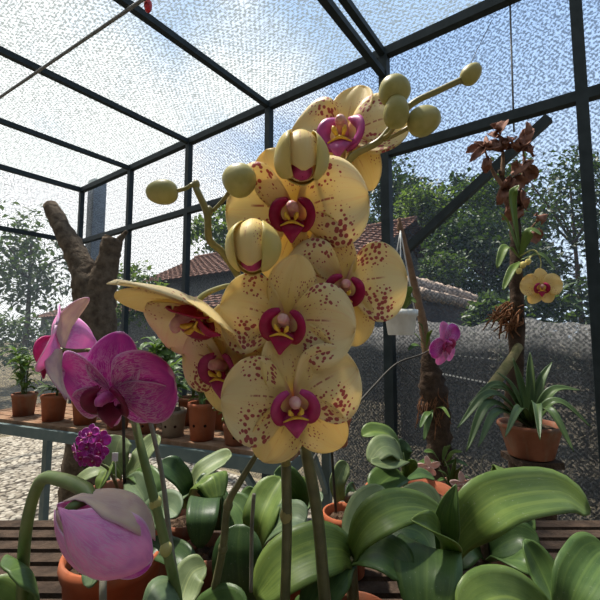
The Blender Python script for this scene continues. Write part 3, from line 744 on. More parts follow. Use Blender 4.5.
defs = [  # px, k across, radius, height, material, label, leaf mat, h, spread, n, size, holes, name
    (202, 0.16, 0.056, 0.140, 'terra', 'tall terracotta pot of dark bushy foliage on the teal bench', 'shrub', 0.20, 0.11, 84, 0.075, 2),
    (173, 0.15, 0.050, 0.105, 'clay', 'grey weathered clay pot on the teal bench beside the tall terracotta pot', 'shrub', 0.20, 0.08, 72, 0.075, 2),
    (146, 0.16, 0.046, 0.080, 'terra2', 'short worn terracotta pot on the bench behind the purple orchid stem', 'strap', 0.17, 0.07, 50, 0.085, 1),
    (236, 0.14, 0.050, 0.078, 'terra2', 'low terracotta pot on the bench below the smaller spotted flower', 'shrub', 0.16, 0.10, 60, 0.07, 1),
    (117, 0.16, 0.050, 0.085, 'terra2', 'terracotta pot near the far end of the bench under the purple flower', 'strap', 0.18, 0.10, 56, 0.09, 0),
    (331, 0.42, 0.074, 0.105, 'terra', 'wide terracotta pot on the bench corner beneath the lowest yellow flower', None, 0, 0, 0, 0, 2),
    (84, 0.20, 0.056, 0.11, 'terra', 'terracotta pot with dark foliage at the bench end beside the stump', 'tree2', 0.20, 0.12, 64, 0.085, 0),
    (190, 0.62, 0.056, 0.12, 'terra2', 'terracotta pot of tall foliage in the rear row of the bench', 'shrub', 0.33, 0.095, 110, 0.085, 0),
    (224, 0.60, 0.056, 0.10, 'terra2', 'rear terracotta pot on the bench close behind the spotted flowers', 'shrub', 0.32, 0.095, 110, 0.085, 0),
    (158, 0.64, 0.05, 0.10, 'terra2', 'rear pot on the bench of leafy stems behind the magenta petal', 'shrub', 0.32, 0.095, 110, 0.10, 0),
    (124, 0.60, 0.056, 0.11, 'terra2', 'rear pot of bushy foliage on the bench behind the magenta flower', 'shrub', 0.25, 0.095, 90, 0.085, 0),
    (92, 0.62, 0.056, 0.11, 'terra', 'rear pot of dark foliage on the bench in front of the stump', 'tree2', 0.24, 0.095, 90, 0.085, 0),
    (52, 0.18, 0.056, 0.12, 'terra', 'terracotta pot of strap leaves on the bench past the magenta flower', 'strap', 0.22, 0.09, 60, 0.10, 0),
    (22, 0.24, 0.056, 0.11, 'terra2', 'worn pot of dark foliage at the far tip of the bench', 'shrub', 0.22, 0.09, 80, 0.08, 0),
]
for i, (px, k, r, h, mt, lb, lm, hh, spd, n, size, holes) in enumerate(defs):
    q = on_bench(px, k); t = thing('potted_plant', q, lb, 'potted plant', None)
    add_pot(t, q, r, h, mt, 0.80, holes=holes)
    if lm: bushy(t, q+V((0, 0, h-0.01)), hh, spd, n, size, lm, 60+i)
    else:
        for a in range(7):
            b = a*0.9+0.4; cpt = q+V((0, 0, h-0.02)); dd = V((math.cos(b), math.sin(b), 0))
            leaf([cpt+dd*0.01, cpt+dd*0.05+V((0, 0, 0.06)), cpt+dd*0.10+V((0, 0, 0.05))], 0.022, (0, -.2, 1), 0.1).build('leaf', 'leafB', t, thick=0.001)

# driftwood with mounted plants, in front of the cloth
Yd = 2.05
dx = P(440, 333, Yd).x
dw = thing('driftwood_trunk', (dx, Yd, 0), 'dark shaggy driftwood trunk with a thin leaning stick, behind the purple flower', 'trunk')
rg = random.Random(21)
tube(MB(), [V((dx+0.02, Yd, 0)), V((dx+0.01, Yd, 0.35)), P(441, 470, Yd), P(437, 420, Yd), P(432, 385, Yd), P(428, 352, Yd)], [0.075, 0.07, 0.06, 0.062, 0.065, 0.03], 40, 12, 0.22, rg).build('trunk', 'bark_dark', dw)
tube(MB(), [P(429, 372, Yd), P(424, 330, Yd), P(414, 283, Yd-.03), P(405, 245, Yd-.08), P(399, 218, Yd-.12)], [0.03, 0.024, 0.019, 0.015, 0.008], 24, 8, 0.12, rg).build('leaning_stick', 'stick', dw)
tube(MB(), [P(404, 238, Yd-.09), P(399, 229, Yd-.12), P(398.5, 222, Yd-.12)], [0.012, 0.009, 0.005], 6, 6, 0.1, rg).build('twig', 'stick', dw)
mb = MB()
for k in range(46):
    a = rg.uniform(0, 6.3); y = rg.uniform(382, 412); p = P(433+rg.uniform(-2, 2), y, Yd)+V((0.058*math.cos(a), 0.058*math.sin(a), 0))
    tube(mb, [p, p+V((rg.uniform(-.03, .03), -0.02*rg.random(), -0.04)), p+V((rg.uniform(-.05, .05), -0.03*rg.random(), -rg.uniform(0.06, 0.13)))], 0.0022, 6, 4)
mb.build('hanging_root_fringe', 'fibre', dw)
for k, (x, y, ex, ey, wd) in enumerate(((424, 345, 405, 333, .03), (424, 350, 408, 350, .03), (425, 342, 418, 322, .028), (426, 348, 432, 330, .02),
                                        (432, 412, 420, 428, .03), (433, 410, 424, 440, .03), (436, 408, 450, 418, .02),
                                        (440, 462, 424, 452, .03), (441, 465, 415, 466, .025), (444, 464, 462, 452, .03), (444, 466, 468, 466, .025), (442, 462, 450, 445, .025))):
    m_ = ((x+ex)/2, (y+ey)/2-5); lf(dw, [(x, y, Yd-0.06), (*m_, Yd-0.10), (ex, ey, Yd-0.14)], wd, 'leafB' if k % 3 else 'leafA', (0, -0.6, 1), 0.1, tip=0.4)

# white hanging pot
Yh = 1.90; hp = P(401, 335, Yh)
hw = thing('hanging_planter', hp, 'white ribbed hanging pot on wires from the leaning stick', 'hanging pot')
k_ = Yh/FPX
lathe(MB(), hp, [(12*k_, 0), (12.6*k_, 0.004), (15*k_, 18*k_), (16.6*k_, 19*k_), (16.8*k_, 25*k_), (15.6*k_, 25*k_), (14*k_, 18*k_), (11.5*k_, 4*k_)], 64, 0.02, 22).build('pot', 'white', hw)
lathe(MB(), hp, [(0.002, 21*k_), (14.6*k_, 21.5*k_), (14.6*k_, 20*k_), (0.002, 20*k_)], 24).build('potting_mix', 'mix', hw)
hk = P(400.5, 231, Yh+0.01)
for a in (0.3, 2.4, 4.5):
    e = hp+V((16.2*k_*math.cos(a), 16.2*k_*math.sin(a), 24.5*k_)); tube(MB(), [e, e.lerp(hk, 0.6), hk], 0.003, 5, 5).build('hanger_wire', 'whitecord', hw)
for (ex, ey, mx, my, wd) in ((412, 287, 404, 296, .055), (403, 290, 401, 300, .03), (416, 303, 410, 300, .03), (388, 304, 394, 302, .03)):
    lf(hw, [(401, 313, Yh), (mx, my, Yh-0.03), (ex, ey, Yh-0.05)], wd, 'leafA', (0.3, -1, 0.5), 0.15, tip=0.4)

# dead little tree on the right with withered leaves
Yr = 1.62; rx = P(516, 333, Yr).x
dt = thing('withered_tree', (rx, Yr, 0), 'slender dark dead tree with curled brown leaves at its top', 'tree')
rg = random.Random(31)
tube(MB(), [V((rx+0.02, Yr, 0)), V((rx, Yr, 0.6)), P(514, 420, Yr), P(517, 340, Yr), P(516, 270, Yr), P(515, 225, Yr), P(507, 190, Yr), P(499, 170, Yr)], [0.045, 0.04, 0.034, 0.030, 0.026, 0.02, 0.012, 0.006], 44, 10, 0.16, rg).build('trunk', 'bark_dark', dt)
for pts in (((513, 216), (520, 190), (524, 165), (522, 140)), ((508, 192), (495, 175), (488, 160), (484, 146)), ((502, 176), (503, 155), (500, 135)), ((517, 250), (526, 235), (536, 222))):
    tube(MB(), [P(x, y, Yr) for x, y in pts], [0.011, 0.008, 0.005, 0.003], 12, 7, 0.1, rg).build('branch', 'stick', dt)
def dryleaf(x, y, ex, ey, wd, dy):
    m_ = ((x+ex)/2+rg.uniform(-3, 3), (y+ey)/2)
    l = leaf([P(x, y, Yr), P(*m_, Yr-dy), P(ex, ey, Yr+rg.uniform(-.03, .03))], wd, (rg.uniform(-.8, .8), -1, rg.uniform(-.3, .4)), 0.45, 0.2, 0.5, 14, 6, 0.7)
    l.v = [p + V((rg.uniform(-.002, .002), rg.uniform(-.002, .002), rg.uniform(-.002, .002))) for p in l.v]
    l.build('withered_leaf', 'dry', dt, thick=0.0012)
for (x, y, ex, ey, wd) in ((485, 147, 466, 153, .04), (486, 146, 470, 162, .035), (487, 150, 474, 142, .025), (490, 158, 487, 172, .04), (488, 156, 481, 168, .025),
                           (500, 136, 490, 125, .04), (500, 136, 506, 121, .045), (501, 139, 488, 134, .04), (503, 145, 514, 138, .04), (500, 136, 499, 152, .04), (504, 152, 494, 150, .03),
                           (505, 186, 497, 205, .045), (508, 188, 505, 212, .05), (510, 192, 514, 208, .04), (506, 185, 500, 190, .03),
                           (522, 142, 514, 150, .05), (523, 150, 531, 128, .05), (523, 158, 517, 170, .045), (522, 140, 527, 122, .04), (524, 168, 534, 160, .05),
                           (519, 192, 526, 210, .06), (520, 190, 511, 206, .05), (530, 230, 540, 240, .06), (536, 222, 548, 214, .05), (519, 198, 518, 218, .05)):
    dryleaf(x, y, ex, ey, wd, rg.uniform(0.0, 0.05))

for k in range(26):
    bx, by = rg.choice(((486, 150), (500, 138), (503, 150), (508, 192), (522, 150), (523, 165), (520, 192), (519, 205), (512, 178)))
    a = rg.uniform(-2.8, 0.4) if by < 160 else rg.uniform(0.2, 3.0); L_ = rg.uniform(12, 22)
    dryleaf(bx, by, bx+L_*math.cos(a)*0.8, by+L_*math.sin(a)*0.9+3, rg.uniform(.03, .055), rg.uniform(0, .06))
tube(MB(), [P(519, 346, Yr-0.05), P(508, 364, Yr-0.10), P(495, 383, Yr-0.16), P(486, 397, Yr-0.2)], [0.016, 0.018, 0.019, 0.02], 16, 10, 0.1, rg).build('mossy_branch', 'mossbranch', dt)
o = P(485.6, 397.6, Yr-0.2015); e = P(484.8, 398.8, Yr-0.204); tube(MB(), [o, e], 0.0185, 2, 10).build('cut_face', 'cutwood', dt)
mb = MB()
for k in range(60):
    a = rg.uniform(0, 6.3); p = P(513+rg.uniform(-3, 3), rg.uniform(306, 328), Yr)+V((0.03*math.cos(a), 0.03*math.sin(a), 0))
    tube(mb, [p, p+V((-rg.uniform(0, .05), rg.uniform(-.03, .0), rg.uniform(-.03, .03))), p+V((-rg.uniform(.02, .09), rg.uniform(-.05, .02), -rg.uniform(0.0, 0.06)))], 0.003, 5, 4)
mb.build('fibre_clump', 'fibre', dt)

# yellow orchid mounted on the dead tree
Ym = 1.50
mo = thing('mounted_orchid', P(524, 300, Ym), 'small yellow flowered orchid growing on the dead tree trunk', 'orchid')
for pp, wd in ((((519, 258, Ym), (506, 247, Ym-.05), (497, 268, Ym-.08)), .035), (((519, 255, Ym), (508, 225, Ym-.03), (500, 213, Ym-.06)), .035), (((520, 257, Ym), (530, 232, Ym-.04), (541, 235, Ym-.06)), .04),
               (((520, 262, Ym), (512, 270, Ym-.04), (503, 290, Ym-.07)), .03), (((519, 250, Ym), (512, 200, Ym-.03), (519, 185, Ym-.05)), .035), (((521, 260, Ym), (540, 255, Ym-.05), (555, 270, Ym-.06)), .035)):
    lf(mo, pp, wd, 'leafA', (0, -0.7, 1), 0.15, tip=0.45)
st(mo, [(520, 256, Ym), (534, 250, Ym-.04), (541, 262, Ym-.06), (537, 280, Ym-.07)], [.003, .003, .002, .002], 'pedicel')
T = frame_at(541, 287, Ym-.08, -20, 10, 0, 0.068)
flower(mo, T, P(543, 270, Ym-.06), 'sepal', 'sepal', 'lip', seed=61)
for x, y, s_ in ((523, 265, .022), (519, 271, .02), (528, 262, .02)):
    c = P(x, y, Ym-.08); bud_mesh(c, (-.4, 0, -1), s_*1.2, s_*0.5).build('bud', 'bud_cream', mo)
    tube(MB(), [c, c.lerp(P(535, 255, Ym-.04), 0.6)+V((0, 0, .01)), P(535, 255, Ym-.04)], 0.0018, 8, 5).build('flower_stem', 'pedicel', mo)

# strap leaved plant in a pot on a timber post
Yp = 1.30; pc = P(531, 456, Yp)
ps = thing('timber_post', (pc.x, Yp, 0), 'short dark timber post under the strap-leaved plant', 'post')
box(MB(), V((pc.x, Yp, (pc.z-0.02)/2)), 0.09, 0.09, pc.z-0.02).build('shaft', 'bark_dark', ps, smooth=False)
box(MB(), V((pc.x, Yp, pc.z-0.0115)), 0.13, 0.13, 0.02).build('top_board', 'bark_dark', ps, smooth=False)
sp = thing('strap_leaved_plant', pc, 'terracotta pot with long arching strap leaves on the timber post', 'potted plant')
add_pot(sp, pc, 0.094, 0.105, 'terra2', 0.7, rim=0.014)
for (mx, my, ex, ey, dy, wd) in ((492, 394, 457, 428, -.10, .035), (490, 404, 466, 452, -.16, .035), (498, 412, 478, 447, -.2, .03), (500, 385, 468, 405, -.03, .03), (512, 388, 497, 372, 0, .028),
                                 (520, 385, 513, 358, .03, .03), (530, 380, 530, 352, .05, .03), (540, 384, 552, 362, .04, .03), (552, 392, 580, 390, -.02, .035), (556, 402, 592, 428, -.08, .035),
                                 (548, 410, 574, 452, -.16, .035), (520, 408, 505, 437, -.22, .028), (536, 404, 540, 440, -.24, .03), (508, 392, 480, 388, .03, .028)):
    lf(sp, [(530, 428, Yp), (mx, my, Yp+dy*0.5), (ex, ey, Yp+dy)], wd, 'strap', (0, -0.5, 1), 0.25, base=0.7, tip=0.25, pw=0.8)

# ================================================================== THE NEAR BENCH AND ITS ORCHIDS
nb = thing('slatted_bench', (0, 0.62, 0), 'slatted metal bench under the potted orchids, mostly hidden by leaves', 'bench')
mb = MB()
for i in range(16): box(mb, V((0, 0.27+i*0.047, BT-0.011)), 2.0, 0.032, 0.02)
mb.build('slat', 'bark_dark', nb, smooth=False)
for y in (0.255, 1.0): box(MB(), V((0, y, BT-0.045)), 2.0, 0.03, 0.045).build('rail', 'bench', nb, smooth=False)
for x in (-0.97, 0.97):
    for y in (0.255, 1.0): box(MB(), V((x, y, (BT-0.07)/2)), 0.035, 0.035, BT-0.07).build('leg', 'bench', nb, smooth=False)

# --- big terracotta pot at the back with a round-leaved orchid
o = px_pot(407, 0.86, 0.098, 0.118, 'potted_orchid', 'young orchid with rounded leaves in the widest terracotta pot', 'potted orchid', 'terra', flare=0.75)
Y = 0.84
st(o, [(405, 486, Y), (404, 470, Y), (402, 452, Y)], [.007, .006, .004], 'greenstem', 'cane')
lf(o, [(403, 463, Y), (392, 438, Y-.02), (375, 432, Y-.04), (362, 436, Y-.05)], .040, 'leafA', (0.2, -0.5, 1), .2)
lf(o, [(404, 466, Y), (398, 452, Y-.05), (383, 447, Y-.09), (369, 462, Y-.11)], .052, 'leafE', (-0.3, -0.8, .7), .05, tip=.5)
lf(o, [(404, 470, Y), (402, 460, Y-.06), (388, 464, Y-.11), (371, 463, Y-.13)], .034, 'leafE', (0, -0.6, 1), .1)
lf(o, [(404, 462, Y), (403, 450, Y), (406, 442, Y+.01)], .040, 'leafC', (.3, -1, .2), .1, base=.6)
lf(o, [(406, 478, Y), (397, 474, Y-.06), (383, 482, Y-.1), (374, 494, Y-.12)], .055, 'leafB', (-.2, -0.8, .7), .1)
lf(o, [(405, 477, Y), (411, 466, Y-.03), (416, 461, Y-.04)], .022, 'leafA', (0, -1, .4), .1)
lf(o, [(405, 480, Y), (420, 474, Y+.03), (434, 478, Y+.05)], .030, 'leafB', (0, -0.6, 1), .1)

# --- little plant with pinkish white flowers
o = px_pot(451, 0.99, 0.045, 0.085, 'potted_plant', 'small grassy plant with pale pink flowers behind the wide pot', 'potted plant', 'terra2')
Y = 0.99
for ex, ey, mx, my in ((438, 470, 446, 476), (462, 466, 456, 474), (470, 478, 461, 478), (444, 458, 448, 470), (436, 482, 444, 480), (456, 456, 453, 472)):
    lf(o, [(451, 492, Y), (mx, my, Y-.02), (ex, ey, Y-.05)], .012, 'leafB', (0, -.6, 1), .15, base=.7, tip=.3, pw=.8)
for (x, y, mx, my, s_) in ((429, 467, 436, 462, .026), (463, 484, 458, 470, .028)):
    st(o, [(451, 492, Y), (mx, my, Y-.03), (x, y, Y-.05)], .0013, 'spike')
    T = frame_at(x, y, Y-.06, -15, 10, 10, s_)
    flower(o, T, None, 'pinkwhite', 'pinkwhite', 'pinkwhite', 'pinkwhite', None, seed=int(x), pW=.3, sW=.26, lipscale=.6)
st(o, [(454, 492, Y), (479, 490, Y), (481, 470, Y), (483, 457, Y), (487, 454, Y)], .0011, 'stake', 'curled_tendril')

# --- holed terracotta pot in the middle
o = px_pot(343, 0.78, 0.042, 0.112, 'potted_orchid', 'single pale upright leaf in a small terracotta pot with drain holes', 'potted orchid', 'terra3', flare=.86, holes=3)
Y = 0.78
lf(o, [(340, 501, Y), (337, 484, Y-.01), (342, 470, Y), (347, 463, Y+.01)], .033, 'leafE', (.2, -1, .3), .1, base=.7)
lf(o, [(345, 502, Y+.01), (352, 490, Y+.03), (355, 488, Y+.05)], .025, 'leafC', (.2, -1, .5), .1)
st(o, [(336, 512, Y-.02), (333, 470, Y-.03), (331, 430, Y-.04), (330, 395, Y-.04)], .0026, 'stake_dark', 'support_stake')
for q in (347, 352):
    tube(MB(), [P(q, 500, Y), P(q+4, 495, Y-.015), P(q+8, 498, Y-.01)], [.006, .007, .004], 8, 7).build('aerial_root', 'stake', o)
# --- grey liner in terracotta
o = px_pot(305, 0.72, 0.040, 0.070, 'potted_orchid', 'orchid in a grey plastic liner set in terracotta, between the two dark stems', 'potted orchid', 'terra3', flare=.9, soil=False)
c = ORG[o.name]; lathe(MB(), c+V((0, 0, .012)), [(.026, 0), (.028, .003), (.033, .092), (.0345, .0925), (.0345, .099), (.032, .099), (.030, .09), (.025, .05)], 26).build('liner_pot', 'plastic', o)
lathe(MB(), c+V((0, 0, .012)), [(.002, .091), (.030, .089), (.029, .08), (.002, .08)], 20).build('potting_mix', 'mix', o)
Y = 0.72
lf(o, [(303, 512, Y), (298, 496, Y-.03), (286, 480, Y-.05), (274, 474, Y-.06)], .045, 'leafB', (-.2, -.8, .8), .15)
lf(o, [(303, 512, Y), (290, 504, Y-.05), (276, 512, Y-.08), (266, 522, Y-.1)], .038, 'leafC', (0, -.5, 1), .1)
lf(o, [(305, 512, Y), (314, 500, Y-.02), (322, 502, Y-.03)], .03, 'leafD', (0, -.6, 1), .1)
lf(o, [(303, 510, Y), (300, 490, Y+.02), (296, 476, Y+.03)], .035, 'leafA', (.2, -1, .5), .15)
# slender branch with the small purple flower
st(o, [(306, 512, Y+.01), (305, 480, Y+.1), (322, 445, Y+.22), (350, 413, Y+.36), (372, 388, Y+.42), (396, 364, Y+.46), (420, 355, Y+.48), (432, 349, Y+.48)], [.004, .0035, .003, .003, .003, .0025, .0025, .002], 'stake_dark', 'flower_stem')
st(o, [(398, 363, Y+.46), (408, 372, Y+.46), (418, 380, Y+.46)], .0015, 'stake_dark', 'twig')
T = frame_at(445, 343, Y+.46, 28, 12, 15, 0.066)
flower(o, T, P(428, 351, Y+.48), 'purple', 'lilac', 'lip_pink', 'column_purple', None, seed=71, petal_ang=(40, 190), pW=.5, k2=-.05)

# --- three pots left of the middle
o = px_pot(189, 0.735, 0.050, 0.125, 'potted_orchid', 'worn terracotta pot with an orchid whose long leaf arches over and away', 'potted orchid', 'terra2', flare=.82)
Y = 0.735
lf(o, [(192, 508, Y), (192, 490, Y-.01), (201, 474, Y-.02), (222, 460, Y), (232, 455, Y)], .045, 'leafE', (-.3, -.6, 1), .15)
lf(o, [(192, 508, Y), (184, 485, Y-.03), (172, 470, Y-.05), (160, 462, Y-.05)], .045, 'leafC', (.3, -.7, 1), .15)
lf(o, [(194, 508, Y), (200, 484, Y-.05), (212, 476, Y-.08), (218, 500, Y-.10)], .055, 'leafA', (.5, -.8, .6), .15)
lf(o, [(188, 508, Y), (176, 500, Y-.06), (163, 508, Y-.1), (152, 522, Y-.12)], .05, 'leafD', (-.2, -.6, 1), .1)
o = px_pot(215, 0.645, 0.043, 0.118, 'potted_orchid', 'worn terracotta pot behind the dark bare spike, one leaf hanging down its front', 'potted orchid', 'terra2', flare=.8)
Y = 0.645
lf(o, [(211, 530, Y), (209, 506, Y-.02), (205, 499, Y-.045), (202, 518, Y-.085), (200, 548, Y-.09)], .045, 'leafC', (.05, 0, 1), .05, base=.7)
lf(o, [(222, 530, Y), (240, 514, Y+.01), (250, 498, Y+.03), (256, 490, Y+.03)], .036, 'leafB', (-.3, -.8, .8), .15)
lf(o, [(216, 530, Y), (219, 505, Y+.03), (206, 486, Y+.05), (196, 482, Y+.05)], .04, 'leafC', (.2, -.7, 1), .15)
o = px_pot(257, 0.575, 0.042, 0.120, 'potted_orchid', 'orchid with one broad dark leaf facing out, below the yellow flowers', 'potted orchid', 'terra2', flare=.82)
Y = 0.575
lf(o, [(248, 625, Y-.05), (241, 590, Y-.075), (238, 555, Y-.075), (240, 524, Y-.06)], .062, 'leafC', (0, -1, .35), .05, base=.7, tip=.62)
lf(o, [(258, 556, Y), (260, 525, Y-.02), (270, 498, Y), (282, 478, Y+.02)], .052, 'leafA', (-.4, -.9, .5), .2)
lf(o, [(258, 556, Y), (250, 530, Y+.03), (240, 508, Y+.05), (228, 498, Y+.06)], .040, 'leafB', (.3, -.8, .8), .15)
lf(o, [(260, 556, Y), (272, 530, Y-.03), (292, 518, Y-.05), (306, 522, Y-.06)], .045, 'leafD', (0, -.6, 1), .15)
st(o, [(251, 592, Y-.11), (251.5, 560, Y-.105), (252, 525, Y-.11), (254, 494, Y-.115)], .0022, 'stake', 'support_stake')

# --- big pot low on the left
o = px_pot(123, 0.575, 0.066, 0.150, 'potted_orchid', 'wide orange terracotta pot partly behind the drooping lilac flower', 'potted orchid', 'terra3', flare=.78, rim=.02, holes=2)
Y = 0.575
lf(o, [(132, 538, Y), (108, 545, Y-.05), (98, 564, Y-.085), (90, 588, Y-.105)], .036, 'leafD', (-.4, -.9, .5), .1)
lf(o, [(142, 538, Y), (160, 548, Y), (180, 558, Y-.03), (192, 580, Y-.05)], .036, 'leafC', (.2, -.7, .8), .15)
lf(o, [(134, 538, Y), (150, 520, Y+.02), (166, 508, Y+.02), (178, 516, Y)], .05, 'leafD', (0, -.7, .9), .15)
lf(o, [(130, 538, Y), (112, 518, Y+.01), (92, 512, Y), (66, 532, Y-.02)], .05, 'leafB', (0, -.7, .9), .15)
st(o, [(103, 606, Y-.125), (103, 585, Y-.12), (104, 560, Y-.10)], .004, 'stake', 'support_stake')

# --- pale leaved orchid further back with the small purple cluster
o = px_pot(122, 0.87, 0.058, 0.12, 'potted_orchid', 'pale leaved orchid with a bunch of small deep purple flowers', 'potted orchid', 'terra2')
Y = 0.87
lf(o, [(124, 474, Y), (116, 458, Y), (118, 444, Y+.01), (122, 436, Y+.02)], .062, 'leafE', (.1, -1, .3), .05, base=.6)
lf(o, [(126, 476, Y), (138, 462, Y-.02), (150, 446, Y), (160, 436, Y+.01)], .052, 'leafE', (-.5, -1, .5), .1, base=.6)
lf(o, [(120, 478, Y), (105, 470, Y-.03), (90, 474, Y-.05), (72, 484, Y-.06)], .032, 'leafE', (0, -.6, 1), .1)
lf(o, [(122, 478, Y), (112, 466, Y-.06), (104, 478, Y-.09), (98, 490, Y-.1)], .03, 'leafA', (-.4, -.9, .6), .15)
lf(o, [(126, 478, Y), (140, 474, Y-.07), (152, 484, Y-.1), (158, 497, Y-.11)], .045, 'leafB', (.2, -.7, .8), .15)
lf(o, [(126, 480, Y), (134, 484, Y-.1), (144, 500, Y-.14), (146, 512, Y-.14)], .05, 'leafD', (0, -.9, .5), .15)
st(o, [(118, 490, Y-.02), (115, 482, Y-.05), (108, 469, Y-.08), (100, 463, Y-.09), (92, 452, Y-.09)], [.0035, .003, .0025, .002], 'spike', 'flower_stem')
st(o, [(124.5, 486, Y-.03), (124, 455, Y-.035), (123.5, 428, Y-.04), (123, 405, Y-.04)], .0032, 'stake_dark', 'support_stake')
q = P(115, 457, Y-.075); box(MB(), q, .012, .0012, .016).build('plant_tag', 'white', o, smooth=False); tube(MB(), [q, P(116, 480, Y-.06)], .0012, 3, 5).build('tag_stem', 'white', o)
for i, (x, y, yw, pt, rl) in enumerate(((91, 434, -10, -20, 5), (83, 440, -30, 0, 30), (101, 440, 25, -5, -20), (88, 447, -10, 0, 10), (99, 452, 15, 10, 0), (82, 457, -25, 5, 15), (93, 460, 0, 30, 0), (76, 452, -50, 10, 0))):
    T = frame_at(x, y, Y-.11+(i % 3)*.008, yw, pt, rl, .0185)
    flower(o, T, P(94, 452, Y-.085), 'deeppurple', 'deeppurple', 'lip_pink', 'pinkwhite', None, seed=80+i, pW=.52, sW=.42, k2=.1, lipscale=.7, ped='greenstem', th=.0005)

# --- cane orchid with the striped arching leaf, right of the stems
o = px_pot(353, 0.50, 0.048, 0.112, 'potted_orchid', 'orchid with one long striped leaf arching over from a dark short cane', 'potted orchid', 'terra')
Y = 0.50
st(o, [(353, 600, Y), (352, 575, Y), (352, 556, Y)], [.0075, .007, .006], 'spike', 'cane')
lf(o, [(352, 555, Y), (364, 530, Y-.03), (388, 512, Y-.03), (415, 507, Y-.005), (446, 516, Y+.015)], .046, 'leafA', (-.15, -.75, .8), .12, base=.5, tip=.55)
lf(o, [(351, 557, Y), (338, 549, Y-.01), (312, 552, Y-.02), (282, 568, Y-.03), (256, 598, Y-.035)], .064, 'leafA', (-.15, -.75, .9), .10, base=.45)
lf(o, [(352, 562, Y), (338, 570, Y-.02), (322, 590, Y-.03), (306, 620, Y-.035)], .045, 'leafB', (-.3, -.9, .6), .12)
lf(o, [(354, 560, Y), (358, 535, Y+.03), (366, 508, Y+.05), (384, 488, Y+.07)], .047, 'leafE', (-.3, -.9, .5), .1)
lf(o, [(353, 562, Y), (372, 553, Y-.03), (393, 560, Y-.05), (406, 578, Y-.06)], .045, 'leafB', (.1, -.7, .9), .15)
# --- folded leaf orchid
o = px_pot(442, 0.535, 0.055, 0.110, 'potted_orchid', 'orchid with stiff folded leaves, its broadest leaf hanging straight down in front', 'potted orchid', 'terra2')
Y = 0.535
lf(o, [(446, 564, Y-.01), (447, 532, Y-.035), (449, 508, Y-.045), (456, 484, Y-.045)], .030, 'leafB', (-.5, -1, .1), .18, base=.7, tip=.35, pw=.9)
lf(o, [(443, 562, Y-.03), (441, 543, Y-.06), (430, 530, Y-.085), (411, 520, Y-.095)], .040, 'leafA', (.25, -.5, 1), .35, base=.8, tip=.4, pw=.8)
lf(o, [(445, 564, Y), (459, 535, Y-.01), (482, 510, Y-.02), (510, 496, Y), (560, 492, Y+.05), (590, 512, Y+.05)], .066, 'leafA', (.15, -.75, .75), .10, base=.4, tip=.7)
lf(o, [(438, 568, Y-.01), (432, 552, Y-.04), (428, 549, Y-.06), (427, 575, Y-.10), (426, 625, Y-.12)], .072, 'leafB', (0.05, 0, 1), .06, base=.8)
lf(o, [(438, 566, Y), (424, 536, Y+.04), (404, 528, Y+.05), (384, 535, Y+.05)], .048, 'leafB', (0, -.7, .9), .15)
lf(o, [(442, 566, Y), (436, 520, Y+.08), (424, 492, Y+.11), (394, 497, Y+.11)], .032, 'leafE', (-.1, -.8, .8), .1, tip=.5)
# --- shaded orchid on the right
o = px_pot(504, 0.61, 0.046, 0.100, 'potted_orchid', 'shaded orchid with a dark short cane under the largest arching leaf', 'potted orchid', 'terra2')
Y = 0.61
st(o, [(486, 574, Y), (485, 555, Y), (484, 540, Y)], [.009, .008, .006], 'bark_dark', 'cane')
lf(o, [(488, 556, Y), (502, 545, Y-.02), (520, 538, Y-.03), (540, 545, Y-.04)], .045, 'leafC', (0, -.7, .9), .15)
lf(o, [(488, 562, Y), (504, 560, Y-.05), (522, 562, Y-.08), (538, 572, Y-.09)], .036, 'leafB', (0, -.7, .9), .15)
lf(o, [(486, 550, Y), (500, 530, Y+.02), (516, 520, Y+.03), (534, 518, Y+.03)], .06, 'leafB', (-.2, -.9, .6), .1)
lf(o, [(484, 556, Y), (472, 548, Y-.01), (462, 556, Y-.02), (452, 566, Y-.02)], .035, 'leafC', (-.2, -.7, .8), .1)
lf(o, [(488, 552, Y), (494, 500, Y+.06), (501, 469, Y+.08), (508, 478, Y+.04), (508, 496, Y+.03)], .034, 'leafA', (.2, -1, .4), .1, base=.8)
# --- orchid at the lower right edge
o = px_pot(560, 0.42, 0.05, 0.115, 'potted_orchid', 'orchid whose pale striped leaf reaches in low on the bench front, under the shaded orchid', 'potted orchid', 'terra')
Y = 0.42
lf(o, [(556, 650, Y), (540, 616, Y-.01), (512, 598, Y-.03), (484, 602, Y-.05), (462, 622, Y-.06)], .050, 'leafA', (0, -.65, .8), .12, base=.5)
lf(o, [(560, 640, Y), (575, 590, Y), (592, 560, Y+.02), (606, 548, Y+.03)], .05, 'leafB', (-.2, -.8, .7), .15)
lf(o, [(558, 640, Y), (552, 600, Y+.03), (540, 570, Y+.05), (524, 540, Y+.06)], .04, 'leafB', (.2, -.8, .6), .15)
# --- purple orchid
o = px_pot(172, 0.45, 0.05, 0.100, 'potted_orchid', 'orchid with large magenta flowers on a green stem before the bench', 'potted orchid', 'terra3')
PO = o; Y = 0.45
lf(o, [(178, 640, Y), (186, 622, Y-.02), (180, 606, Y-.04), (164, 606, Y-.06), (146, 626, Y-.07)], .060, 'leafD', (0, -.7, .8), .1)
lf(o, [(178, 640, Y), (200, 626, Y-.01), (224, 612, Y-.02), (246, 620, Y-.03)], .048, 'leafB', (0, -.65, .8), .15)
lf(o, [(176, 640, Y), (182, 600, Y+.04), (192, 574, Y+.06), (206, 566, Y+.07)], .04, 'leafE', (0, -.8, .7), .12)
st(o, [(180, 640, Y-.01), (177, 596, Y-.02), (168, 556, Y-.03), (155, 502, Y-.035), (142, 452, Y-.03), (133, 415, Y-.015), (124, 385, Y), (110, 360, Y), (88, 350, Y-.02)], [.0055, .0055, .005, .0048, .0045, .004, .0035, .003, .0025], 'greenstem')
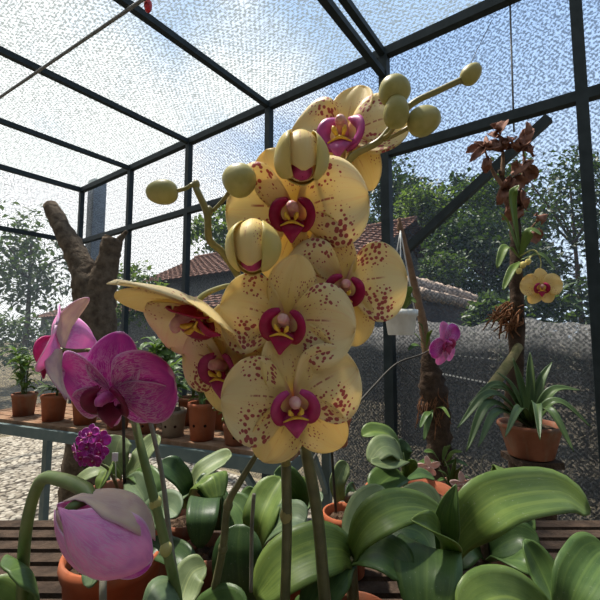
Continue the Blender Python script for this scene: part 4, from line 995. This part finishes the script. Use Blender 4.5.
for (x, y) in ((155.5, 503), (166, 549)):
    c = P(x, y, Y-.034); sphere(MB(), c, .0062, .0062, .0075).build('stem_node', 'pedicel', o)
st(o, [(184, 640, Y+.02), (178, 590, Y+.04), (170, 540, Y+.05), (162, 475, Y+.06), (150, 420, Y+.07), (146, 400, Y+.07)], [.0036, .0036, .0034, .003, .003, .0028], 'stake', 'support_stake')
st(o, [(203, 640, Y+.005), (213, 596, Y), (223, 548, Y-.01), (228, 505, Y-.02), (240, 482, Y-.025), (252, 462, Y-.03), (263, 443, Y-.03)], [.0045, .0045, .0042, .004, .0035, .003, .0022], 'spike', 'bare_spike', 'bare dark flower spike')
for (x, y, y_) in ((223, 548, -.01), (228, 505, -.02)): sphere(MB(), P(x, y, Y+y_), .0052, .0052, .007).build('stem_node', 'spike', o)
T = frame_at(113, 393, Y-.06, -8, 28, -4, .064)
flower(o, T, P(133, 415, Y-.015), 'purple', 'purple', 'lip_dark', 'column_purple', None, seed=91, petal_ang=(12, 172), pW=.66, pL=.92, sep=(84, -20, -140), sL=.92, sW=.42, k2=-.28, lipscale=.95, ped='greenstem')
T = frame_at(60, 350, Y, -80, 0, 10, .062)
flower(o, T, P(88, 350, Y-.02), 'lilac', 'paleback', 'lip_pink', 'column_purple', None, seed=92, pW=.6, k2=-.35, ped='greenstem')

# --- drooping lilac flower low on the left
o = px_pot(20, 0.40, 0.048, 0.100, 'potted_orchid', 'orchid with a drooping half closed lilac flower, nearest on the bench', 'potted orchid', 'terra')
Y = 0.40
lf(o, [(22, 646, Y), (36, 600, Y-.02), (30, 570, Y-.04), (8, 572, Y-.06)], .055, 'leafB', (0, -.7, .8), .12)
lf(o, [(18, 646, Y), (0, 610, Y), (-26, 600, Y-.01)], .05, 'leafA', (0, -.7, .8), .12)
st(o, [(20, 650, Y), (22, 600, Y-.01), (26, 530, Y-.04), (40, 482, Y-.06), (62, 480, Y-.08), (84, 489, Y-.10), (92, 500, Y-.11)], [.0055, .0052, .005, .005, .0055, .0055, .004], 'greenstem')
cx = P(105, 531, Y-.10)
axis = (P(158, 560, Y-.075)-P(70, 512, Y-.115)).normalized()
def cup(name, cen, ax, L, Rr, a0, a1, mat, parent, bulge=1.0, open_=0.0, close=0.90, n=18, m=12, seed=0):
    """one petal of a half closed flower: a slice of a bulb"""
    ax = V(ax).normalized(); x = V((0, 0, 1)) - ax*ax.z; x.normalize(); y = ax.cross(x); vs, fs, uvs = [], [], []; rg = random.Random(seed); ph = rg.random()*6
    for i in range(n+1):
        v = i/n; r = Rr*(math.sin(PI*(0.02+close*v))**0.75)*bulge + open_*Rr*v*v
        wv = max(0.03, (1-max(0, (v-0.55)/0.45)**2.2))**0.5*ss(-0.12, 0.3, v)
        for j in range(m+1):
            u = 2*j/m-1; a = (a0+a1)/2+(a1-a0)/2*u*wv
            rr = r*(1+0.03*math.sin(4*a+ph)+0.03*math.sin(9*v+3*u+ph)*abs(u)); vs.append(V(cen)+ax*((v-0.5)*L)+(x*math.cos(a)+y*math.sin(a))*rr); uvs.append((j/m, v))
    for i in range(n):
        for j in range(m):
            q = i*(m+1)+j; fs.append((q, q+1, q+m+2, q+m+1))
    return MB().add(vs, fs, uvs).build(name, mat, parent, thick=.0008)
s0 = cx - axis*.036
leaf_tip = [cx+axis*.006+V((0, -.012, -.006)), cx+axis*.030+V((0, -.012, -.003)), cx+axis*.048+V((0, -.004, -.001))]
fl = tube(MB(), [P(92, 500, Y-.11)+V((0, .01, 0)), s0.lerp(P(92, 500, Y-.11), .4), s0+axis*.004], [.0035, .0035, .004], 8, 8).build('flower', 'greenstem', o)
cup('sepal', cx, axis, .078, .0275, -1.15, 1.15, 'paleback', fl, 1.03, seed=1)
cup('petal', cx, axis, .080, .0265, 0.75, 2.6, 'lilac', fl, 1.0, .1, seed=2)
cup('petal', cx, axis, .080, .0265, 2.2, 4.1, 'lilac', fl, .96, .1, seed=3)
cup('petal', cx, axis, .080, .0265, 3.7, 5.6, 'lilac', fl, 1.0, .1, seed=4)
cup('sepal', cx, axis, .078, .025, 1.9, 3.4, 'paleback', fl, .9, seed=5)
leaf(leaf_tip, .022, (0, -1, .35), .1, .7, .5).build('petal', 'purple', fl, thick=.0008)
bud_mesh(cx+axis*.026, axis, .036, .0115).build('lip', 'deeppurple', fl)

# ================================================================== THE YELLOW SPOTTED ORCHID
o = px_pot(300, 0.42, 0.048, 0.100, 'potted_orchid', 'tall orchid with large yellow crimson-spotted flowers on two dark spikes', 'potted orchid', 'terra3')
YO = o; Y = 0.42
lf(o, [(300, 650, Y), (318, 636, Y-.02), (336, 644, Y-.04), (350, 662, Y-.05)], .045, 'leafB', (0, -.7, .8), .12)
lf(o, [(298, 650, Y), (280, 636, Y-.02), (264, 644, Y-.04), (252, 662, Y-.05)], .045, 'leafB', (0, -.7, .8), .12)
lf(o, [(300, 650, Y), (302, 616, Y+.04), (292, 612, Y+.06)], .036, 'leafB', (0, -.8, .8), .12)
lo = [(283, 640, .42), (285, 600, .415), (287, 530, .405), (286, 465, .395), (281, 400, .39), (268, 340, .385), (250, 300, .375), (236, 272, .365), (222, 252, .357), (209, 239, .35), (207, 214, .345), (196, 188, .34)]
st(o, lo[:4], [.0052, .005, .005], 'spike', 'flower_stem', 'dark lower part of the spike')
st(o, lo[3:], [.0048, .004, .0036, .0034, .003], 'spike_up', 'flower_stem')
ro = [(332, 640, .43), (325, 600, .425), (318, 520, .415), (305, 445, .405), (308, 380, .405), (320, 300, .40), (330, 230, .395), (340, 182, .385), (352, 157, .37), (378, 142, .36), (392, 126, .355), (412, 104, .35), (440, 90, .345), (463, 79, .34)]
st(o, ro[:4], [.0066, .0062, .0060], 'spike', 'flower_stem', 'thicker dark spike')
st(o, ro[3:], [.006, .0045, .0038, .0034, .003, .0028], 'spike_up', 'flower_stem')
sphere(MB(), P(286, 515, .403), .0062, .0062, .009).build('stem_node', 'spike_up', o)
# buds on the left tip
def bud(x, y, Yb, L, Wd, ax, fro, mat='bud'):
    c = P(x, y, Yb); k = Yb/FPX; ax = V(ax).normalized()
    b = bud_mesh(c, ax, L*k, Wd*k/2, 3, .06).build('bud', mat, o)
    e = P(*fro); s = c - ax*(L*k*.47); tube(MB(), [e, e.lerp(s, .5)-V((0, 0, .001)), s+ax*.002], [.0019, .0018, .0021], 8, 7).build('pedicel', 'spike_up', b)
    return b
bud(162, 192, .338, 32, 26, (-1, -.1, -.1), (193, 184, .34))
bud(240, 180, .335, 34, 35, (.75, -.5, .55), (213, 211, .346))
sphere(MB(), P(196, 185, .34), .0036, .003, .005).build('stem_node', 'spike_up', o)
sphere(MB(), P(209, 211, .3455), .0038, .0034, .005).build('stem_node', 'spike_up', o)
# buds on the right tip
bud(471, 74, .338, 23, 20, (.6, -.3, .6), (461, 80, .34))
bud(394, 90, .335, 30, 34, (-.3, -.6, .6), (410, 105, .35))
bud(396, 112, .333, 33, 27, (.0, -.35, 1), (383, 138, .358))
bud(424, 121, .338, 34, 31, (.8, -.5, .1), (384, 140, .358))
# half open buds
def opening(x, y, Yb, L, Wd, ax, fro, throat):
    c = P(x, y, Yb); k = Yb/FPX; ax = V(ax).normalized(); s = c-ax*(L*k*.48); e = P(*fro)
    f = tube(MB(), [e, e.lerp(s, .6)+V((0, .004, .004)), s+ax*.003], [.0022, .002, .0026], 8, 7).build('flower', 'pedicel', o, label='half open flower')
    R0 = Wd*k/2
    cup('sepal', c, ax, L*k, R0, PI-1.35, PI+1.35, 'bud_cream', f, 1.0, seed=1)
    cup('sepal', c+ax*.001, ax, L*k*1.0, R0, .5, 2.3, 'bud_cream', f, 1.03, .04, seed=2)
    cup('sepal', c+ax*.001, ax, L*k*1.0, R0, -2.3, -.5, 'bud_cream', f, 1.03, .04, seed=3)
    cup('petal', c, ax, L*k*.96, R0, -1.3, 1.3, 'sepal', f, .86, seed=4)
    cup('petal', c, ax, L*k*.9, R0, PI-1.9, PI+1.9, 'sepal', f, .82, seed=5)
    bud_mesh(c+ax*(L*k*.33), ax, L*k*.30, R0*.42).build('lip', throat, f)
opening(253, 244, .312, 62, 54, (-.02, -.35, -1), (247, 270, .372), 'lip_pink')
opening(301, 155, .318, 66, 54, (.05, -.45, -1), (330, 225, .39), 'lip_pink')
# the open flowers
def yf(x, y, Yf, yaw, pitch, roll, size, fro, seed, lip='lip', pet='petal', **kw):
    T = frame_at(x, y, Yf, yaw, pitch, roll, size)
    return flower(o, T, P(*fro) if fro else None, pet, 'sepal', lip, 'column', 'callus', seed, **kw)
yf(295, 212, .350, -10, 12, -4, .067, (330, 230, .395), 101, petal_ang=(16, 178), sep=(118, -52, -110), pW=.62, lipscale=.80)
yf(345, 136, .385, -22, -6, -6, .063, (352, 157, .372), 102, 'lip_mauve', petal_ang=(14, 168), sep=(88, -58, -120))
yf(286, 322, .342, -10, 6, -8, .060, (268, 340, .386), 103, petal_ang=(2, 172), sep=(84, -48, -112), pW=.62, lipscale=.86)
yf(344, 287, .352, -2, 8, -12, .058, (322, 290, .40), 104, petal_ang=(18, 176), sep=(118, -66, -128), pW=.64, lipscale=.80)
yf(294, 401, .344, 6, 10, 4, .062, (281, 400, .392), 105, 'lip_pink', lipscale=.86, petal_ang=(24, 172), sep=(95, -52, -116), pW=.62)
yf(226, 365, .375, -28, 10, 0, .056, (262, 330, .385), 106, 'lip_pink', petal_ang=(12, 168))
zz = V((-.40, -.36, -.84)).normalized(); yy = V((-1, .1, .15)); yy = (yy-zz*yy.dot(zz)).normalized(); xx = yy.cross(zz)
T = Matrix.Translation(P(194, 308, .35)) @ Matrix((xx, yy, zz)).transposed().to_4x4() @ Matrix.Scale(.068, 4)
flower(o, T, P(236, 285, .37), 'backpetal', 'sepal', 'lip', 'column', 'callus', 107, petal_ang=(25, 155), sep=(90, -50, -130), k2=.34, sW=.42)

# ================================================================== LIGHT
w = bpy.data.worlds.new('world'); sc.world = w; w.use_nodes = True
t = w.node_tree; t.nodes.clear()
def wn(typ): return t.nodes.new(typ)
out = wn('ShaderNodeOutputWorld'); bg = wn('ShaderNodeBackground'); t.links.new(bg.outputs[0], out.inputs[0])
tc = wn('ShaderNodeTexCoord'); sx = wn('ShaderNodeSeparateXYZ'); t.links.new(tc.outputs['Generated'], sx.inputs[0])
def wm(op, a, b):
    n = wn('ShaderNodeMath'); n.operation = op
    for i, q in enumerate((a, b)):
        if isinstance(q, bpy.types.NodeSocket): t.links.new(q, n.inputs[i])
        else: n.inputs[i].default_value = q
    return n.outputs[0]
def wr(v, a, b, lo=0.0, hi=1.0):
    n = wn('ShaderNodeMapRange'); n.interpolation_type = 'SMOOTHSTEP'; t.links.new(v, n.inputs[0])
    for i, q in zip((1, 2, 3, 4), (a, b, lo, hi)): n.inputs[i].default_value = q
    return n.outputs[0]
def wx(f, a, b):
    n = wn('ShaderNodeMix'); n.data_type = 'RGBA'; t.links.new(f, n.inputs[0])
    for i, q in ((6, a), (7, b)):
        if isinstance(q, bpy.types.NodeSocket): t.links.new(q, n.inputs[i])
        else: n.inputs[i].default_value = (*q, 1)
    return n.outputs[2]
sky = wx(wr(sx.outputs[2], 0.0, 0.7), (0.64, 0.77, 0.92), (0.34, 0.51, 0.80))
nz = wn('ShaderNodeTexNoise'); t.links.new(tc.outputs['Generated'], nz.inputs[0]); nz.inputs['Scale'].default_value = 2.6; nz.inputs['Detail'].default_value = 6
side = wm('ADD', wm('MULTIPLY', sx.outputs[0], -0.55), wm('MULTIPLY', nz.outputs[0], 1.0))   # cloud bank to the left
sky = wx(wr(side, 0.45, 0.75), sky, (0.98, 1.0, 1.0))
t.links.new(sky, bg.inputs[0]); bg.inputs[1].default_value = 1.55
sd_ = bpy.data.lights.new('sun', 'SUN'); so = bpy.data.objects.new('sun', sd_); col.objects.link(so)
sd_.energy = 13.0; sd_.angle = math.radians(2.5); sd_.color = (1.0, 0.95, 0.86)
so.rotation_euler = (V((-0.30, 0.28, 1.0))).to_track_quat('Z', 'Y').to_euler(); so.location = (0, 0, 8)
vs_ = sc.view_settings; vs_.view_transform = 'Standard'; vs_.look = 'None'; vs_.gamma = 1; vs_.use_curve_mapping = False; vs_.exposure = 0.32
sc.cycles.transparent_max_bounces = 16

for o in list(col.objects):
    if o.parent is None and 'label' in o and 'group' not in o:
        s = o.name.split('.')[0]
        g = {'potted_orchid': 'potted orchids on the near bench', 'broadleaf_tree': 'trees beyond the netting', 'shrub': 'shrubs beyond the netting', 'potted_plant': 'small potted plants'}.get(s)
        if g: o['group'] = g
